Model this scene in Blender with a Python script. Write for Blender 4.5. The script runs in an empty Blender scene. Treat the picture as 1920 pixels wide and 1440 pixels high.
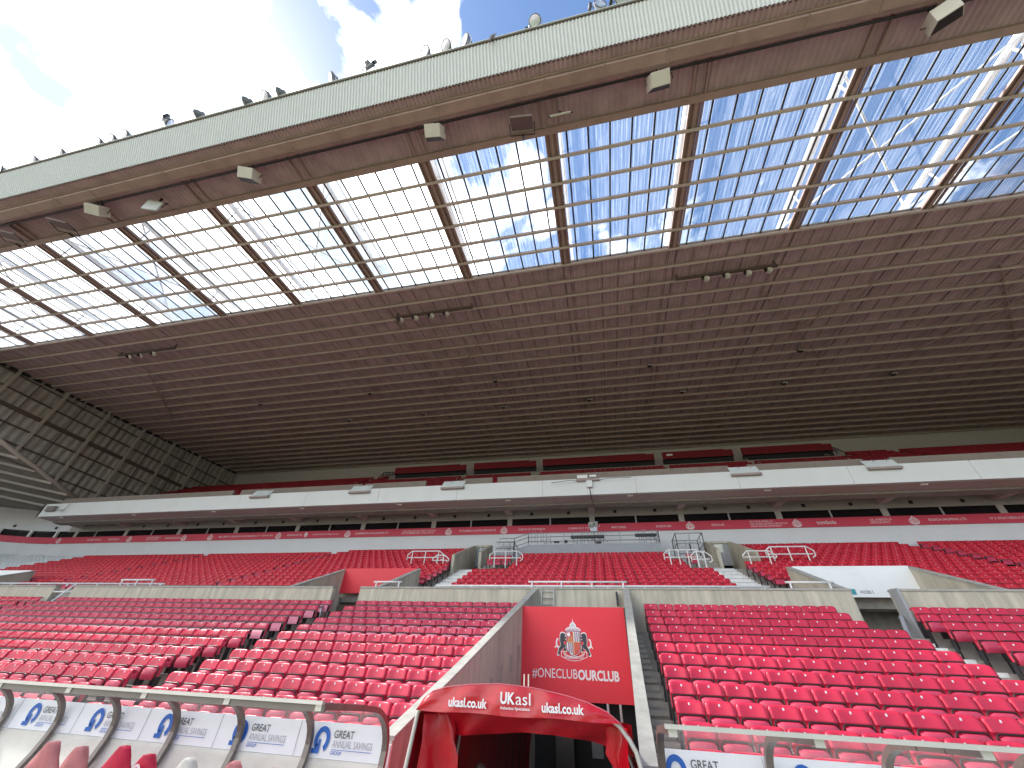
import bpy, bmesh, math, random
import numpy as np
from mathutils import Vector, Matrix
random.seed(7); rng = np.random.default_rng(7)
scn = bpy.context.scene
C = scn.collection
rad = math.radians
# ------------------------------------------------------------------ camera, world, sun, exposure
GROUND = -2.1                                   # the camera sits at the origin, 2.1 m above the pitch
yaw, pit, rol = -0.23830752, 0.66140764, 0.05206431
fw = Vector((math.sin(yaw)*math.cos(pit), math.cos(yaw)*math.cos(pit), math.sin(pit)))
rt = Vector((math.cos(yaw), -math.sin(yaw), 0)); up = rt.cross(fw)
rt2 = math.cos(rol)*rt + math.sin(rol)*up; up2 = -math.sin(rol)*rt + math.cos(rol)*up
cam = bpy.data.cameras.new("camera"); cam.lens = 13.5; cam.sensor_width = 36; cam.clip_start = .05; cam.clip_end = 5000
camo = bpy.data.objects.new("camera", cam); C.objects.link(camo)
camo.matrix_world = Matrix(((rt2.x, up2.x, -fw.x, 0), (rt2.y, up2.y, -fw.y, 0), (rt2.z, up2.z, -fw.z, 0), (0, 0, 0, 1)))
scn.camera = camo
SUN_EL, SUN_AZ = rad(48), rad(-83.5)              # azimuth measured from +Y towards +X
w = bpy.data.worlds.new("World"); scn.world = w; w.use_nodes = True
nt = w.node_tree; nt.nodes.clear()
def N(t, **k):
    n = nt.nodes.new(t)
    for a, b in k.items(): setattr(n, a, b)
    return n
def L(a, b): nt.links.new(a, b)
def M(op, a, b=None, c=None):
    n = N('ShaderNodeMath', operation=op)
    for i, v in enumerate((a, b, c)):
        if v is None: continue
        if isinstance(v, (int, float)): n.inputs[i].default_value = v
        else: L(v, n.inputs[i])
    return n.outputs[0]
sky = N('ShaderNodeTexSky', sky_type='NISHITA', sun_disc=False, sun_elevation=SUN_EL, sun_rotation=SUN_AZ)
sky.air_density = 1.0; sky.dust_density = .6; sky.ozone_density = 2.0
tc = N('ShaderNodeTexCoord'); sp = N('ShaderNodeSeparateXYZ'); L(tc.outputs['Generated'], sp.inputs[0])
zz = M('MAXIMUM', M('ADD', sp.outputs[2], .12), .06)
cb = N('ShaderNodeCombineXYZ'); px_ = M('DIVIDE', sp.outputs[0], zz); py_ = M('DIVIDE', sp.outputs[1], zz)
L(px_, cb.inputs[0]); L(py_, cb.inputs[1])
n1 = N('ShaderNodeTexNoise'); n1.inputs['Scale'].default_value = 3.4; n1.inputs['Detail'].default_value = 8; n1.inputs['Roughness'].default_value = .58; n1.inputs['Distortion'].default_value = .35
mp = N('ShaderNodeMapping'); mp.inputs['Location'].default_value = (1.9, 4.7, 0); mp.inputs['Rotation'].default_value = (0, 0, rad(25)); mp.inputs['Scale'].default_value = (1.25, .8, 1)
L(cb.outputs[0], mp.inputs[0]); L(mp.outputs[0], n1.inputs['Vector'])
# more cloud towards the left of the stand, clear towards the right
bias = M('MULTIPLY', M('MINIMUM', M('MAXIMUM', M('MULTIPLY', M('ADD', px_, .30), -1.0), -.22), .34), 1.0)
# a bright bank of cloud behind the middle of the roof
def blob(cx, cy, r, amt):
    d = M('SQRT', M('ADD', M('POWER', M('SUBTRACT', px_, cx), 2.0), M('POWER', M('SUBTRACT', py_, cy), 2.0)))
    return M('MULTIPLY', M('MAXIMUM', M('SUBTRACT', 1.0, M('DIVIDE', d, r)), 0.0), amt)
for cx_, cy_, r_, am_ in ((-.22, .12, .12, .34), (-.40, .085, .15, -.52), (-.06, .11, .14, -.22), (-.72, -.01, .07, -.4), (-.36, .42, .34, .50), (.17, .60, .2, .26), (.40, .56, .16, .14), (.75, .35, .5, -.28), (.32, .30, .3, -.2), (-.46, .13, .05, -.12), (-1.1, .09, .1, -.2), (.45, .30, .3, -.15)): bias = M('ADD', bias, blob(cx_, cy_, r_, am_))
den = M('ADD', M('ADD', M('MULTIPLY', M('SUBTRACT', n1.outputs['Fac'], .5), 2.2), .5), M('MULTIPLY', bias, .78))
mr = N('ShaderNodeMapRange', interpolation_type='SMOOTHSTEP'); mr.inputs[1].default_value = .36; mr.inputs[2].default_value = .66
L(den, mr.inputs[0])
n2 = N('ShaderNodeTexNoise'); n2.inputs['Scale'].default_value = 3.1; n2.inputs['Detail'].default_value = 5; L(mp.outputs[0], n2.inputs['Vector'])
cr = N('ShaderNodeMixRGB'); cr.inputs[1].default_value = (3.0, 3.75, 4.2, 1); cr.inputs[2].default_value = (13, 13, 12.8, 1)
mr2 = N('ShaderNodeMapRange', interpolation_type='SMOOTHSTEP'); mr2.inputs[1].default_value = .36; mr2.inputs[2].default_value = .50; L(n2.outputs['Fac'], mr2.inputs[0]); L(mr2.outputs[0], cr.inputs[0])
veil = M('MAXIMUM', mr.outputs[0], .02)
hs = N('ShaderNodeHueSaturation'); hs.inputs['Saturation'].default_value = 1.22; hs.inputs['Value'].default_value = .82; L(sky.outputs[0], hs.inputs['Color'])
mx = N('ShaderNodeMixRGB'); L(veil, mx.inputs[0]); L(hs.outputs[0], mx.inputs[1]); L(cr.outputs[0], mx.inputs[2])
bg = N('ShaderNodeBackground'); bg.inputs[1].default_value = .12; L(mx.outputs[0], bg.inputs[0])
wo = N('ShaderNodeOutputWorld'); L(bg.outputs[0], wo.inputs[0])
sl = bpy.data.lights.new("sun", 'SUN'); sl.energy = 3.4; sl.angle = rad(3); sl.color = (1, .95, .88)
so = bpy.data.objects.new("sun", sl); C.objects.link(so)
sd = Vector((math.sin(SUN_AZ)*math.cos(SUN_EL), math.cos(SUN_AZ)*math.cos(SUN_EL), math.sin(SUN_EL)))
so.rotation_euler = sd.to_track_quat('Z', 'Y').to_euler()
vs = scn.view_settings; vs.view_transform = 'Standard'; vs.look = 'None'; vs.exposure = 1.3; vs.gamma = 1
scn.cycles.max_bounces = 10; scn.cycles.diffuse_bounces = 5; scn.cycles.transparent_max_bounces = 12
scn.cycles.use_denoising = True
# ------------------------------------------------------------------ materials
MATS = {}
def mat(name, col, rough=.6, metal=0, vary=.08, scale=3., bump=0., stretch=(1, 1, 1), spec=.5, dirt=None, dscale=1., coat=0., two=None):
    if name in MATS: return MATS[name]
    m = bpy.data.materials.new(name); m.use_nodes = True; t = m.node_tree; b = t.nodes['Principled BSDF']
    b.inputs['Roughness'].default_value = rough; b.inputs['Metallic'].default_value = metal
    b.inputs['Specular IOR Level'].default_value = spec; b.inputs['Coat Weight'].default_value = coat; b.inputs['Coat Roughness'].default_value = .12
    g = t.nodes.new('ShaderNodeNewGeometry'); mpg = t.nodes.new('ShaderNodeMapping'); mpg.inputs['Scale'].default_value = stretch
    t.links.new(g.outputs['Position'], mpg.inputs[0])
    n = t.nodes.new('ShaderNodeTexNoise'); n.inputs['Scale'].default_value = scale; n.inputs['Detail'].default_value = 6; t.links.new(mpg.outputs[0], n.inputs['Vector'])
    r = t.nodes.new('ShaderNodeMapRange'); r.inputs[1].default_value = .3; r.inputs[2].default_value = .7; r.inputs[3].default_value = 1-vary; r.inputs[4].default_value = 1+vary
    t.links.new(n.outputs['Fac'], r.inputs[0])
    mx = t.nodes.new('ShaderNodeMixRGB'); mx.blend_type = 'MULTIPLY'; mx.inputs[0].default_value = 1; mx.inputs[1].default_value = (*col, 1); t.links.new(r.outputs[0], mx.inputs[2])
    out = mx.outputs[0]
    if dirt:
        n2 = t.nodes.new('ShaderNodeTexNoise'); n2.inputs['Scale'].default_value = dscale; n2.inputs['Detail'].default_value = 8; n2.inputs['Roughness'].default_value = .65; t.links.new(mpg.outputs[0], n2.inputs['Vector'])
        r2 = t.nodes.new('ShaderNodeMapRange'); r2.inputs[1].default_value = .5; r2.inputs[2].default_value = .72; r2.inputs[4].default_value = .65; t.links.new(n2.outputs['Fac'], r2.inputs[0])
        m2 = t.nodes.new('ShaderNodeMixRGB'); t.links.new(r2.outputs[0], m2.inputs[0]); t.links.new(out, m2.inputs[1]); m2.inputs[2].default_value = (*dirt, 1); out = m2.outputs[0]
    if two:                                          # a per-object shift, for things that repeat
        oi = t.nodes.new('ShaderNodeObjectInfo'); r3 = t.nodes.new('ShaderNodeMapRange'); r3.inputs[3].default_value = 1-two; r3.inputs[4].default_value = 1+two; t.links.new(oi.outputs['Random'], r3.inputs[0])
        m3 = t.nodes.new('ShaderNodeMixRGB'); m3.blend_type = 'MULTIPLY'; m3.inputs[0].default_value = 1; t.links.new(out, m3.inputs[1]); t.links.new(r3.outputs[0], m3.inputs[2]); out = m3.outputs[0]
    t.links.new(out, b.inputs['Base Color'])
    if bump:
        bp = t.nodes.new('ShaderNodeBump'); bp.inputs['Strength'].default_value = bump; bp.inputs['Distance'].default_value = .02; t.links.new(n.outputs['Fac'], bp.inputs['Height']); t.links.new(bp.outputs[0], b.inputs['Normal'])
    MATS[name] = m; return m
def glassy(name, tint=(.9, .93, .95), clear=.85, rough=.08, streak=(1, 1, 1), sscale=4., haze=(.75, .8, .85), ior=1.12):
    m = bpy.data.materials.new(name); m.use_nodes = True; t = m.node_tree; t.nodes.clear()
    o = t.nodes.new('ShaderNodeOutputMaterial'); tr = t.nodes.new('ShaderNodeBsdfTransparent'); tr.inputs[0].default_value = (*tint, 1)
    di = t.nodes.new('ShaderNodeBsdfTranslucent'); di.inputs[0].default_value = (*haze, 1)
    gl = t.nodes.new('ShaderNodeBsdfGlossy'); gl.inputs['Roughness'].default_value = rough
    g = t.nodes.new('ShaderNodeNewGeometry'); mpg = t.nodes.new('ShaderNodeMapping'); mpg.inputs['Scale'].default_value = streak; t.links.new(g.outputs['Position'], mpg.inputs[0])
    n = t.nodes.new('ShaderNodeTexNoise'); n.inputs['Scale'].default_value = sscale; n.inputs['Detail'].default_value = 5; t.links.new(mpg.outputs[0], n.inputs['Vector'])
    r = t.nodes.new('ShaderNodeMapRange'); r.inputs[1].default_value = .3; r.inputs[2].default_value = .75; r.inputs[3].default_value = max(0, 1-clear-.06); r.inputs[4].default_value = 1-clear+.12; t.links.new(n.outputs['Fac'], r.inputs[0])
    m1 = t.nodes.new('ShaderNodeMixShader'); t.links.new(r.outputs[0], m1.inputs[0]); t.links.new(tr.outputs[0], m1.inputs[1]); t.links.new(di.outputs[0], m1.inputs[2])
    fr = t.nodes.new('ShaderNodeFresnel'); fr.inputs[0].default_value = ior
    m2 = t.nodes.new('ShaderNodeMixShader'); t.links.new(fr.outputs[0], m2.inputs[0]); t.links.new(m1.outputs[0], m2.inputs[1]); t.links.new(gl.outputs[0], m2.inputs[2])
    t.links.new(m2.outputs[0], o.inputs[0]); MATS[name] = m; return m
def emit(name, col, s):
    m = bpy.data.materials.new(name); m.use_nodes = True; b = m.node_tree.nodes['Principled BSDF']
    b.inputs['Emission Color'].default_value = (*col, 1); b.inputs['Emission Strength'].default_value = s; b.inputs['Base Color'].default_value = (*col, 1); MATS[name] = m; return m
WHITE = mat('white_paint', (.84, .85, .85), .45, vary=.03, scale=1.5, dirt=(.72, .72, .71), dscale=.5)
WALLW = mat('white_wall', (.71, .72, .75), .6, vary=.03, scale=.8, dirt=(.66, .67, .69), dscale=.35)
BALCW = mat('balcony_panel', (.74, .76, .75), .5, vary=.025, scale=1.2, stretch=(1, 1, .3), dirt=(.68, .69, .67), dscale=.6)
CONC = mat('concrete', (.52, .475, .385), .9, vary=.18, scale=2.2, bump=.3, stretch=(2.6, 1, .4), dirt=(.29, .275, .22), dscale=1.0)
CONCD = mat('terrace_concrete', (.36, .34, .305), .9, vary=.14, scale=4, bump=.25, dirt=(.23, .215, .195), dscale=1.5)
CONCS = mat('board_marked_concrete', (.46, .425, .355), .9, vary=.2, scale=6, bump=.3, stretch=(2.2, 2.2, .12), dirt=(.28, .245, .21), dscale=2.)
COPE = mat('coping_concrete', (.40, .385, .35), .85, vary=.12, scale=6, bump=.2, dirt=(.28, .27, .25), dscale=3.5)
SOFFIT = mat('brown_sheeting', (.49, .355, .375), .5, vary=.14, scale=1.2, dirt=(.35, .27, .275), dscale=.8)
FLANGE = mat('beige_purlin_steel', (.62, .54, .48), .5, vary=.08, scale=2)
BEAM = mat('brown_steel', (.40, .28, .25), .5, vary=.1, scale=1.5, dirt=(.28, .21, .18), dscale=1.2)
DARKB = mat('dark_brown_steel', (.11, .08, .07), .5, vary=.1)
FASC = mat('grey_white_cladding', (.58, .585, .575), .5, vary=.025, scale=.7, dirt=(.58, .59, .56), dscale=.5)
BLACK = mat('black_metal', (.018, .017, .018), .45, vary=.1)
RUBBER = mat('black_plastic', (.02, .016, .018), .4)
DGLASS = mat('dark_glass', (.012, .011, .013), .12, spec=.35)
GALV = mat('galvanised_steel', (.42, .43, .45), .42, metal=.6, vary=.08, scale=8)
WRAIL = mat('white_rail_paint', (.78, .77, .77), .4, vary=.03)
GREYB = mat('grey_board', (.36, .37, .39), .6, vary=.05)
RED = mat('glossy_red_plastic', (.58, .022, .062), .34, vary=.05, scale=1.6, spec=.42, two=.06)
REDP = mat('red_pan_plastic', (.56, .045, .10), .38, vary=.06, scale=2., two=.08)
REDF = mat('faded_red_plastic', (.54, .030, .078), .45, vary=.08, scale=1.6, two=.08)
REDFP = mat('faded_pink_pan', (.62, .17, .25), .5, vary=.1, scale=2., two=.1)
REDU = mat('red_stuff_plastic', (.56, .014, .036), .42, vary=.1, scale=1.3, spec=.4)
WSEAT = mat('white_seat_plastic', (.66, .70, .71), .4, vary=.06, scale=2)
REDS = mat('red_sign_board', (.74, .026, .045), .5, vary=.03, scale=.7)
REDB = mat('red_banner', (.60, .042, .085), .5, vary=.05, scale=.5)
REDV = mat('red_vinyl_fabric', (.52, .006, .018), .26, vary=.10, scale=4.5, bump=.55, spec=.6)
WTXT = mat('white_lettering', (.82, .81, .82), .5, vary=.01)
PINKT = mat('pale_pink_lettering', (.78, .62, .66), .5, vary=.02)
BLUE = mat('blue_logo', (.015, .12, .50), .4, vary=.03)
DGREY = mat('dark_grey_lettering', (.09, .09, .10), .5)
LGREY = mat('light_grey_lettering', (.42, .42, .46), .5)
BRONZE = mat('grey_brown_frame', (.20, .175, .16), .35, metal=.35, vary=.08, scale=5)
ALU = mat('pale_aluminium', (.62, .58, .54), .35, metal=.4, vary=.05)
CREAM = mat('cream_moulding', (.66, .63, .57), .5, vary=.05, scale=2, dirt=(.52, .48, .42), dscale=3)
SIGNW = mat('white_vinyl_sign', (.86, .86, .90), .4, vary=.03, scale=3)
PINKC = mat('faded_pink_cover', (.55, .20, .20), .75, vary=.12, scale=9, bump=.5)
REDC = mat('red_cover', (.55, .01, .05), .6, vary=.12, scale=9, bump=.5)
GRASS = mat('pitch_grass', (.12, .15, .075), .9, vary=.25, scale=.4)
EARTH = mat('ground_surface', (.34, .30, .27), .95, vary=.2, scale=.05)
LENS = mat('lamp_lens', (.55, .56, .6), .2, metal=.55)
LAMPB = mat('lamp_housing', (.14, .14, .15), .4, metal=.5)
GREYC = mat('grey_gable_cladding', (.38, .355, .325), .6, vary=.1, scale=1.5, dirt=(.22, .20, .18), dscale=1)
SKYG = glassy('clear_roof_sheet', (.96, .98, 1.0), .945, .15, streak=(7, .35, 1), sscale=2.4, haze=(.80, .86, .93))
t_ = SKYG.node_tree; g_ = t_.nodes.new('ShaderNodeNewGeometry'); sx_ = t_.nodes.new('ShaderNodeSeparateXYZ'); t_.links.new(g_.outputs['Position'], sx_.inputs[0])
def mm_(op, a, b):
    n = t_.nodes.new('ShaderNodeMath'); n.operation = op
    for i, v in enumerate((a, b)):
        if isinstance(v, (int, float)): n.inputs[i].default_value = v
        else: t_.links.new(v, n.inputs[i])
    return n.outputs[0]
rib_ = mm_('POWER', mm_('MAXIMUM', mm_('SINE', mm_('MULTIPLY', sx_.outputs[0], 2*math.pi/.193), 0.), 0.), 3.)      # rib crests painted hazier, as if they caught the light
ms_ = [n for n in t_.nodes if n.type == 'MIX_SHADER'][0]; old_ = ms_.inputs[0].links[0].from_socket
t_.links.new(mm_('ADD', old_, mm_('MULTIPLY', rib_, .11)), ms_.inputs[0])
ACRY = glassy('clear_acrylic', (.96, .94, .94), .88, .06, streak=(1, 1, 1), sscale=2., haze=(.7, .66, .66), ior=1.02)
SCRG = mat('sky_white_glass', (.74, .80, .80), .15, vary=.03, spec=.8)  # pale base colour stands in for sky reflected in the glass
# ------------------------------------------------------------------ mesh helpers
class MB:
    def __init__(s): s.v = []; s.f = []; s.mi = []; s.m = 0
    def add(s, vs, fs):
        o = len(s.v); s.v.extend(tuple(q) for q in vs); s.f.extend(tuple(i+o for i in f) for f in fs); s.mi.extend([s.m]*len(fs)); return s
    def box(s, x0, x1, y0, y1, z0, z1):
        return s.add([(x0, y0, z0), (x1, y0, z0), (x1, y1, z0), (x0, y1, z0), (x0, y0, z1), (x1, y0, z1), (x1, y1, z1), (x0, y1, z1)],
                     [(0, 3, 2, 1), (4, 5, 6, 7), (0, 1, 5, 4), (1, 2, 6, 5), (2, 3, 7, 6), (3, 0, 4, 7)])
    def obox(s, c, ax, ay, az):                 # centre and three half-extent vectors
        c, ax, ay, az = map(Vector, (c, ax, ay, az))
        vs = [c+i*ax+j*ay+k*az for k in (-1, 1) for j, i in ((-1, -1), (-1, 1), (1, 1), (1, -1))]
        return s.add(vs, [(0, 3, 2, 1), (4, 5, 6, 7), (0, 1, 5, 4), (1, 2, 6, 5), (2, 3, 7, 6), (3, 0, 4, 7)])
    def bar(s, p, q, wd, ht, upv=(0, 0, 1)):    # rectangular bar from p to q
        p, q = Vector(p), Vector(q); d = (q-p).normalized(); u = Vector(upv)
        if abs(d.dot(u)) > .95: u = Vector((0, 1, 0))
        sx = d.cross(u).normalized(); u = sx.cross(d)
        return s.obox((p+q)/2, (q-p)/2, sx*wd/2, u*ht/2)
    def tube(s, pts, r, n=8, closed=False):
        pts = [Vector(p) for p in pts]; K = len(pts); rings = []; prev = None
        for i, p in enumerate(pts):
            a = pts[i-1] if i or closed else p; b = pts[(i+1) % K] if i < K-1 or closed else p
            d = (b-a).normalized(); u = prev if prev is not None else Vector((0, 0, 1))
            if abs(d.dot(u)) > .95: u = Vector((0, 1, 0)) if abs(d.y) < .9 else Vector((1, 0, 0))
            sx = d.cross(u).normalized(); u2 = sx.cross(d).normalized(); prev = u2
            rr = r[i] if isinstance(r, (list, tuple)) else r
            rings.append([p+sx*rr*math.cos(2*math.pi*j/n)+u2*rr*math.sin(2*math.pi*j/n) for j in range(n)])
        vs = [v for rg in rings for v in rg]; fs = []
        for i in range(K if closed else K-1):
            for j in range(n):
                fs.append((i*n+j, i*n+(j+1) % n, ((i+1) % K)*n+(j+1) % n, ((i+1) % K)*n+j))
        if not closed: fs += [tuple(reversed(range(n))), tuple(range((K-1)*n, K*n))]
        return s.add(vs, fs)
    def prism(s, poly, fn, a, b):               # poly of 2D points, fn(u,v,t) -> 3D, extruded t=a..b
        n = len(poly)
        return s.add([fn(u, v, a) for u, v in poly]+[fn(u, v, b) for u, v in poly],
                     [tuple(range(n)), tuple(reversed(range(n, 2*n)))]+[(i, i+n, (i+1) % n+n, (i+1) % n) for i in range(n)])
    def grid(s, rows):                           # rows of points
        n = len(rows[0]); vs = [p for r in rows for p in r]
        return s.add(vs, [(i*n+j, i*n+j+1, (i+1)*n+j+1, (i+1)*n+j) for i in range(len(rows)-1) for j in range(n-1)])
    def cyl(s, p, q, r, n=12): return s.tube([p, q], r, n)
    def lathe(s, c, ax, prof, n=14):            # prof: (dist along axis, radius)
        c, d = Vector(c), Vector(ax).normalized(); u = Vector((0, 0, 1)) if abs(d.z) < .9 else Vector((1, 0, 0)); sx = d.cross(u).normalized(); u = sx.cross(d)
        return s.grid([[c+d*t+(sx*math.cos(2*math.pi*j/n)+u*math.sin(2*math.pi*j/n))*r for j in range(n+1)] for t, r in prof])
    def build(s, name, mats, parent=None, smooth=False, bevel=0):
        me = bpy.data.meshes.new(name); me.from_pydata(s.v, [], s.f)
        for m in (mats if isinstance(mats, (list, tuple)) else [mats]): me.materials.append(m)
        if max(s.mi, default=0): me.polygons.foreach_set('material_index', s.mi)
        bm = bmesh.new(); bm.from_mesh(me); bmesh.ops.recalc_face_normals(bm, faces=bm.faces); bm.to_mesh(me); bm.free()
        if smooth: me.polygons.foreach_set('use_smooth', [True]*len(me.polygons))
        o = bpy.data.objects.new(name, me); C.objects.link(o)
        if parent is not None: o.parent = parent
        if bevel:
            b = o.modifiers.new('bevel', 'BEVEL'); b.width = bevel; b.segments = 2; b.limit_method = 'ANGLE'
        return o
def tag(o, label, cat, group=None, kind=None):
    o['label'] = label; o['category'] = cat
    if group: o['group'] = group
    if kind: o['kind'] = kind
    return o
def thing(name, label, cat, group=None, loc=(0, 0, 0), rz=0):
    o = bpy.data.objects.new(name, None); o.empty_display_size = .2; C.objects.link(o); o.location = loc; o.rotation_euler = (0, 0, rz); return tag(o, label, cat, group)
def struct(o): o['kind'] = 'structure'; return o
def kids(o): return [c for c in bpy.data.objects if c.parent == o]
def copy_tree(src, pairs, parent=None):
    c = src.copy(); C.objects.link(c)
    if parent: c.parent = parent
    for ch, sub in pairs: copy_tree(ch, sub, c)
    return c
def tree_of(o): return [(c, tree_of(c)) for c in kids(o)]
def text(name, body, mt, parent, x, z, y, width=None, height=None, bold=0., align='CENTER', shear=0., fn=None, depth=.003):
    cu = bpy.data.curves.new(name, 'FONT'); cu.body = body; cu.size = 1; cu.offset = bold; cu.align_x = 'LEFT'; cu.extrude = 0; cu.shear = shear; cu.space_line = 1.0
    cu.resolution_u = 3
    o = bpy.data.objects.new(name, cu); C.objects.link(o); bpy.context.view_layer.update()
    me = bpy.data.meshes.new_from_object(o.evaluated_get(bpy.context.evaluated_depsgraph_get())); bpy.data.objects.remove(o)
    me.name = name
    n = len(me.vertices); co = np.zeros(n*3); me.vertices.foreach_get('co', co); co = co.reshape(-1, 3)
    lo, hi = co.min(0), co.max(0); sz = hi-lo
    sx = width/sz[0] if width else height/sz[1]; sy = height/sz[1] if height else sx
    co[:, 0] = (co[:, 0]-lo[0])*sx; co[:, 1] = (co[:, 1]-lo[1])*sy
    W = sz[0]*sx
    if align == 'CENTER': co[:, 0] -= W/2
    out = np.zeros_like(co); out[:, 0] = x+co[:, 0]; out[:, 2] = z+co[:, 1]; out[:, 1] = y
    if fn is not None: out = np.array([fn(*p) for p in out])
    me.vertices.foreach_set('co', out.reshape(-1)); me.update(); me.materials.clear(); me.materials.append(mt)
    ob = bpy.data.objects.new(name, me); C.objects.link(ob); ob.parent = parent; return ob
ORD = 'first second third fourth fifth sixth seventh eighth ninth tenth eleventh twelfth thirteenth fourteenth fifteenth sixteenth seventeenth eighteenth nineteenth twentieth'.split()
ORD += ['twenty-'+o for o in ORD[:9]]+['thirtieth']+['thirty-'+o for o in ORD[:9]]+['fortieth']
# ------------------------------------------------------------------ layout numbers
X0, BAY = -.45, 6.29
KB = range(-8, 9)
def RX(k): return X0+k*BAY
XL, XR = -50.5, RX(8)
def ZR(y): return 19.45+.065*y                 # underside of the purlins
def low(k): return 8.84+.738*k, -.15+.25*k+.0021*k*k-.80        # seat line and tread of a front row
def upp(j): return 19.15+.738*j, 3.63+.31*j+.0007*j*j-.80       # the same behind the walkway
def xwl(y): return -2.46-.1015*(16-y) if y > 8.5 else -3.22+.02*(8.5-y)   # tunnel walls
def xwr(y): return .66-.045*(16-y)
YW = 29.4                                       # white rear wall
ZWALK = 2.75
# ------------------------------------------------------------------ ground
g = MB(); g.add([(-1500, -1500, GROUND-.006), (1500, -1500, GROUND-.006), (1500, 1500, GROUND-.006), (-1500, 1500, GROUND-.006)], [(0, 1, 2, 3)]); struct(g.build('ground', EARTH))
g = MB(); g.add([(-60, -76, GROUND), (60, -76, GROUND), (60, 1.5, GROUND), (-60, 1.5, GROUND)], [(0, 1, 2, 3)]); struct(g.build('pitch', GRASS))
# ------------------------------------------------------------------ grandstand
stand = thing('grandstand', 'large covered football stand with brown roof, white balcony and red seating', 'grandstand')
CUTS = [(-13.4, -9.2, 16, 19.9), (7.8, 12.2, 16, 19.9), (-39.7, -35.5, 16, 19.9), (-9.1, -7.7, 25.6, 29.0), (6.6, 8.25, 25.6, 29.0)]
def spans(x0, x1, y, cuts):
    out = [(x0, x1)]
    for a, b, c, d in cuts:
        if not c <= y <= d: continue
        nx = []
        for p, q in out:
            if b <= p or a >= q: nx.append((p, q)); continue
            if a > p: nx.append((p, a))
            if b < q: nx.append((b, q))
        out = nx
    return out
t = MB()
for k in range(-4, 10):
    y, z = low(k); yf = y-.43; yb = low(k+1)[0]-.43 if k < 9 else 15.9
    zb = low(k-1)[1]-.12 if k > -4 else GROUND
    t.box(-62, xwl(y)-.02, yf, yb, zb, z); t.box(xwr(y)+.2, 48, yf, yb, zb, z)
for a, b in spans(-52, 48, 17, CUTS): t.box(a, b, 16.1, 18.74, ZWALK-.35, ZWALK)
for j in range(0, 14):
    y, z = upp(j); yf = y-.41; yb = upp(j+1)[0]-.41 if j < 13 else YW
    zb = (upp(j-1)[1] if j else ZWALK)-.2
    for a, b in spans(-52, 48, y, CUTS): t.box(a, b, yf, yb, zb, z)
for a, b in ((-13.4, -9.2), (7.8, 12.2), (-39.7, -35.5)): t.box(a, b, 16.1, 22, 1.2, 1.5)
for a, b in ((-9.1, -7.7), (6.6, 8.25)): t.box(a, b, 25.6, 29.2, 5.5, 5.62)
t.build('terrace', CONCD, stand)
# rear wall with its hospitality windows
o = MB(); o.box(-52, 48, YW, YW+.25, 5.5, 8.96); o.build('rear_wall', WALLW, stand)
o = MB(); o.box(-52, 48, YW-.005, YW+.25, 10.1, 11.0); o.build('lintel_wall', mat('grey_lintel', (.40, .385, .37), .7, vary=.06), stand)
for i, k in enumerate(KB):
    if k > 7: break
    xa, xb = RX(k)+.19, RX(k+1)-.19
    if k == -8: xa = -51.8
    f = MB(); f.m = 0
    xm = (xa+xb)/2; f.box(xm-.05, xm+.05, YW+.0, YW+.06, 9.1, 10.1); f.box(xa, xb, YW+.02, YW+.10, 8.97, 9.10)
    fo = f.build('window', GREYB, stand)
    p = MB(); p.box(xa, xm-.05, YW+.045, YW+.09, 9.1, 10.3); p.box(xm+.05, xb, YW+.045, YW+.09, 9.1, 10.3); p.build('pane', DGLASS, fo)
    q = MB(); q.box(RX(k)-.19, RX(k)+.19, YW-.01, YW+.1, 8.97, 10.097); q.build('pier', mat('grey_pier', (.40, .375, .36), .7), stand)
o = MB(); o.box(-70, 49, 43.9, 44.1, GROUND, 22.3); o.box(48, 48.3, 5, 43.9, GROUND, 22.3); o.box(-52, 48, YW+.45, 43.9, 10.4, 10.55); o.build('rear_shell', GREYC, stand)
# little vents above the windows
for k in range(-7, 5):
    for dx in (-1.42, 1.42):
        xm = RX(k)+BAY/2+dx
        v = MB(); v.box(xm-.11, xm+.11, YW-.03, YW+.02, 10.33, 10.55); v.build('wall_vent', BLACK, stand)
        d = .5 if dx > 0 else -.5
        if d: r = MB(); r.lathe((xm+d*1.1, YW, 10.46), (0, -1, 0), [(0, .12), (.02, .12), (.02, .09), (0, .09)], 12); r.build('round_vent', MATS['grey_pier'], stand)
# balcony
b = MB()
for k in range(-8, 9):
    x0, x1 = RX(k)-BAY/2+.012-.0, RX(k)+BAY/2-.012
    x0, x1 = max(x0, XL), min(x1, 48)
    b.box(x0, x1, 25.5, 25.75, 10.25, 11.42)
b.build('balcony_front', BALCW, stand)
b = MB(); b.box(XL, 48, 25.76, 27.1, 10.251, 10.5); b.box(XL, 48, 25.53, 25.74, 10.3, 11.38); b.box(XL, 48, 27.0, YW+.3, 10.76, 11.0)
b.build('balcony_soffit', mat('red_bounce_soffit', (.60, .50, .49), .7, vary=.05), stand)  # pink tint paints in the light bounced off the red seats
b = MB(); b.add([(XL, 25.5, 10.25), (XL, 25.5, 11.42), (XL-.02, 29.4, 11.6), (XL-.02, 29.4, 10.35), (XL+.2, 25.5, 10.25), (XL+.2, 25.5, 11.42), (XL+.2, 29.4, 11.6), (XL+.2, 29.4, 10.35)],
                [(0, 1, 2, 3), (7, 6, 5, 4), (0, 4, 5, 1), (1, 5, 6, 2), (2, 6, 7, 3), (3, 7, 4, 0)]); b.build('balcony_end', BALCW, stand)
for k in range(-7, 8):
    b = MB(); b.prism([(27.1, 10.26), (27.1, 10.9), (YW+.2, 10.9), (YW+.2, 10.38)], lambda u, v, s: (s, u, v), RX(k)-.24, RX(k)+.24); b.build('soffit_beam', MATS['red_bounce_soffit'], stand)
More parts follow.
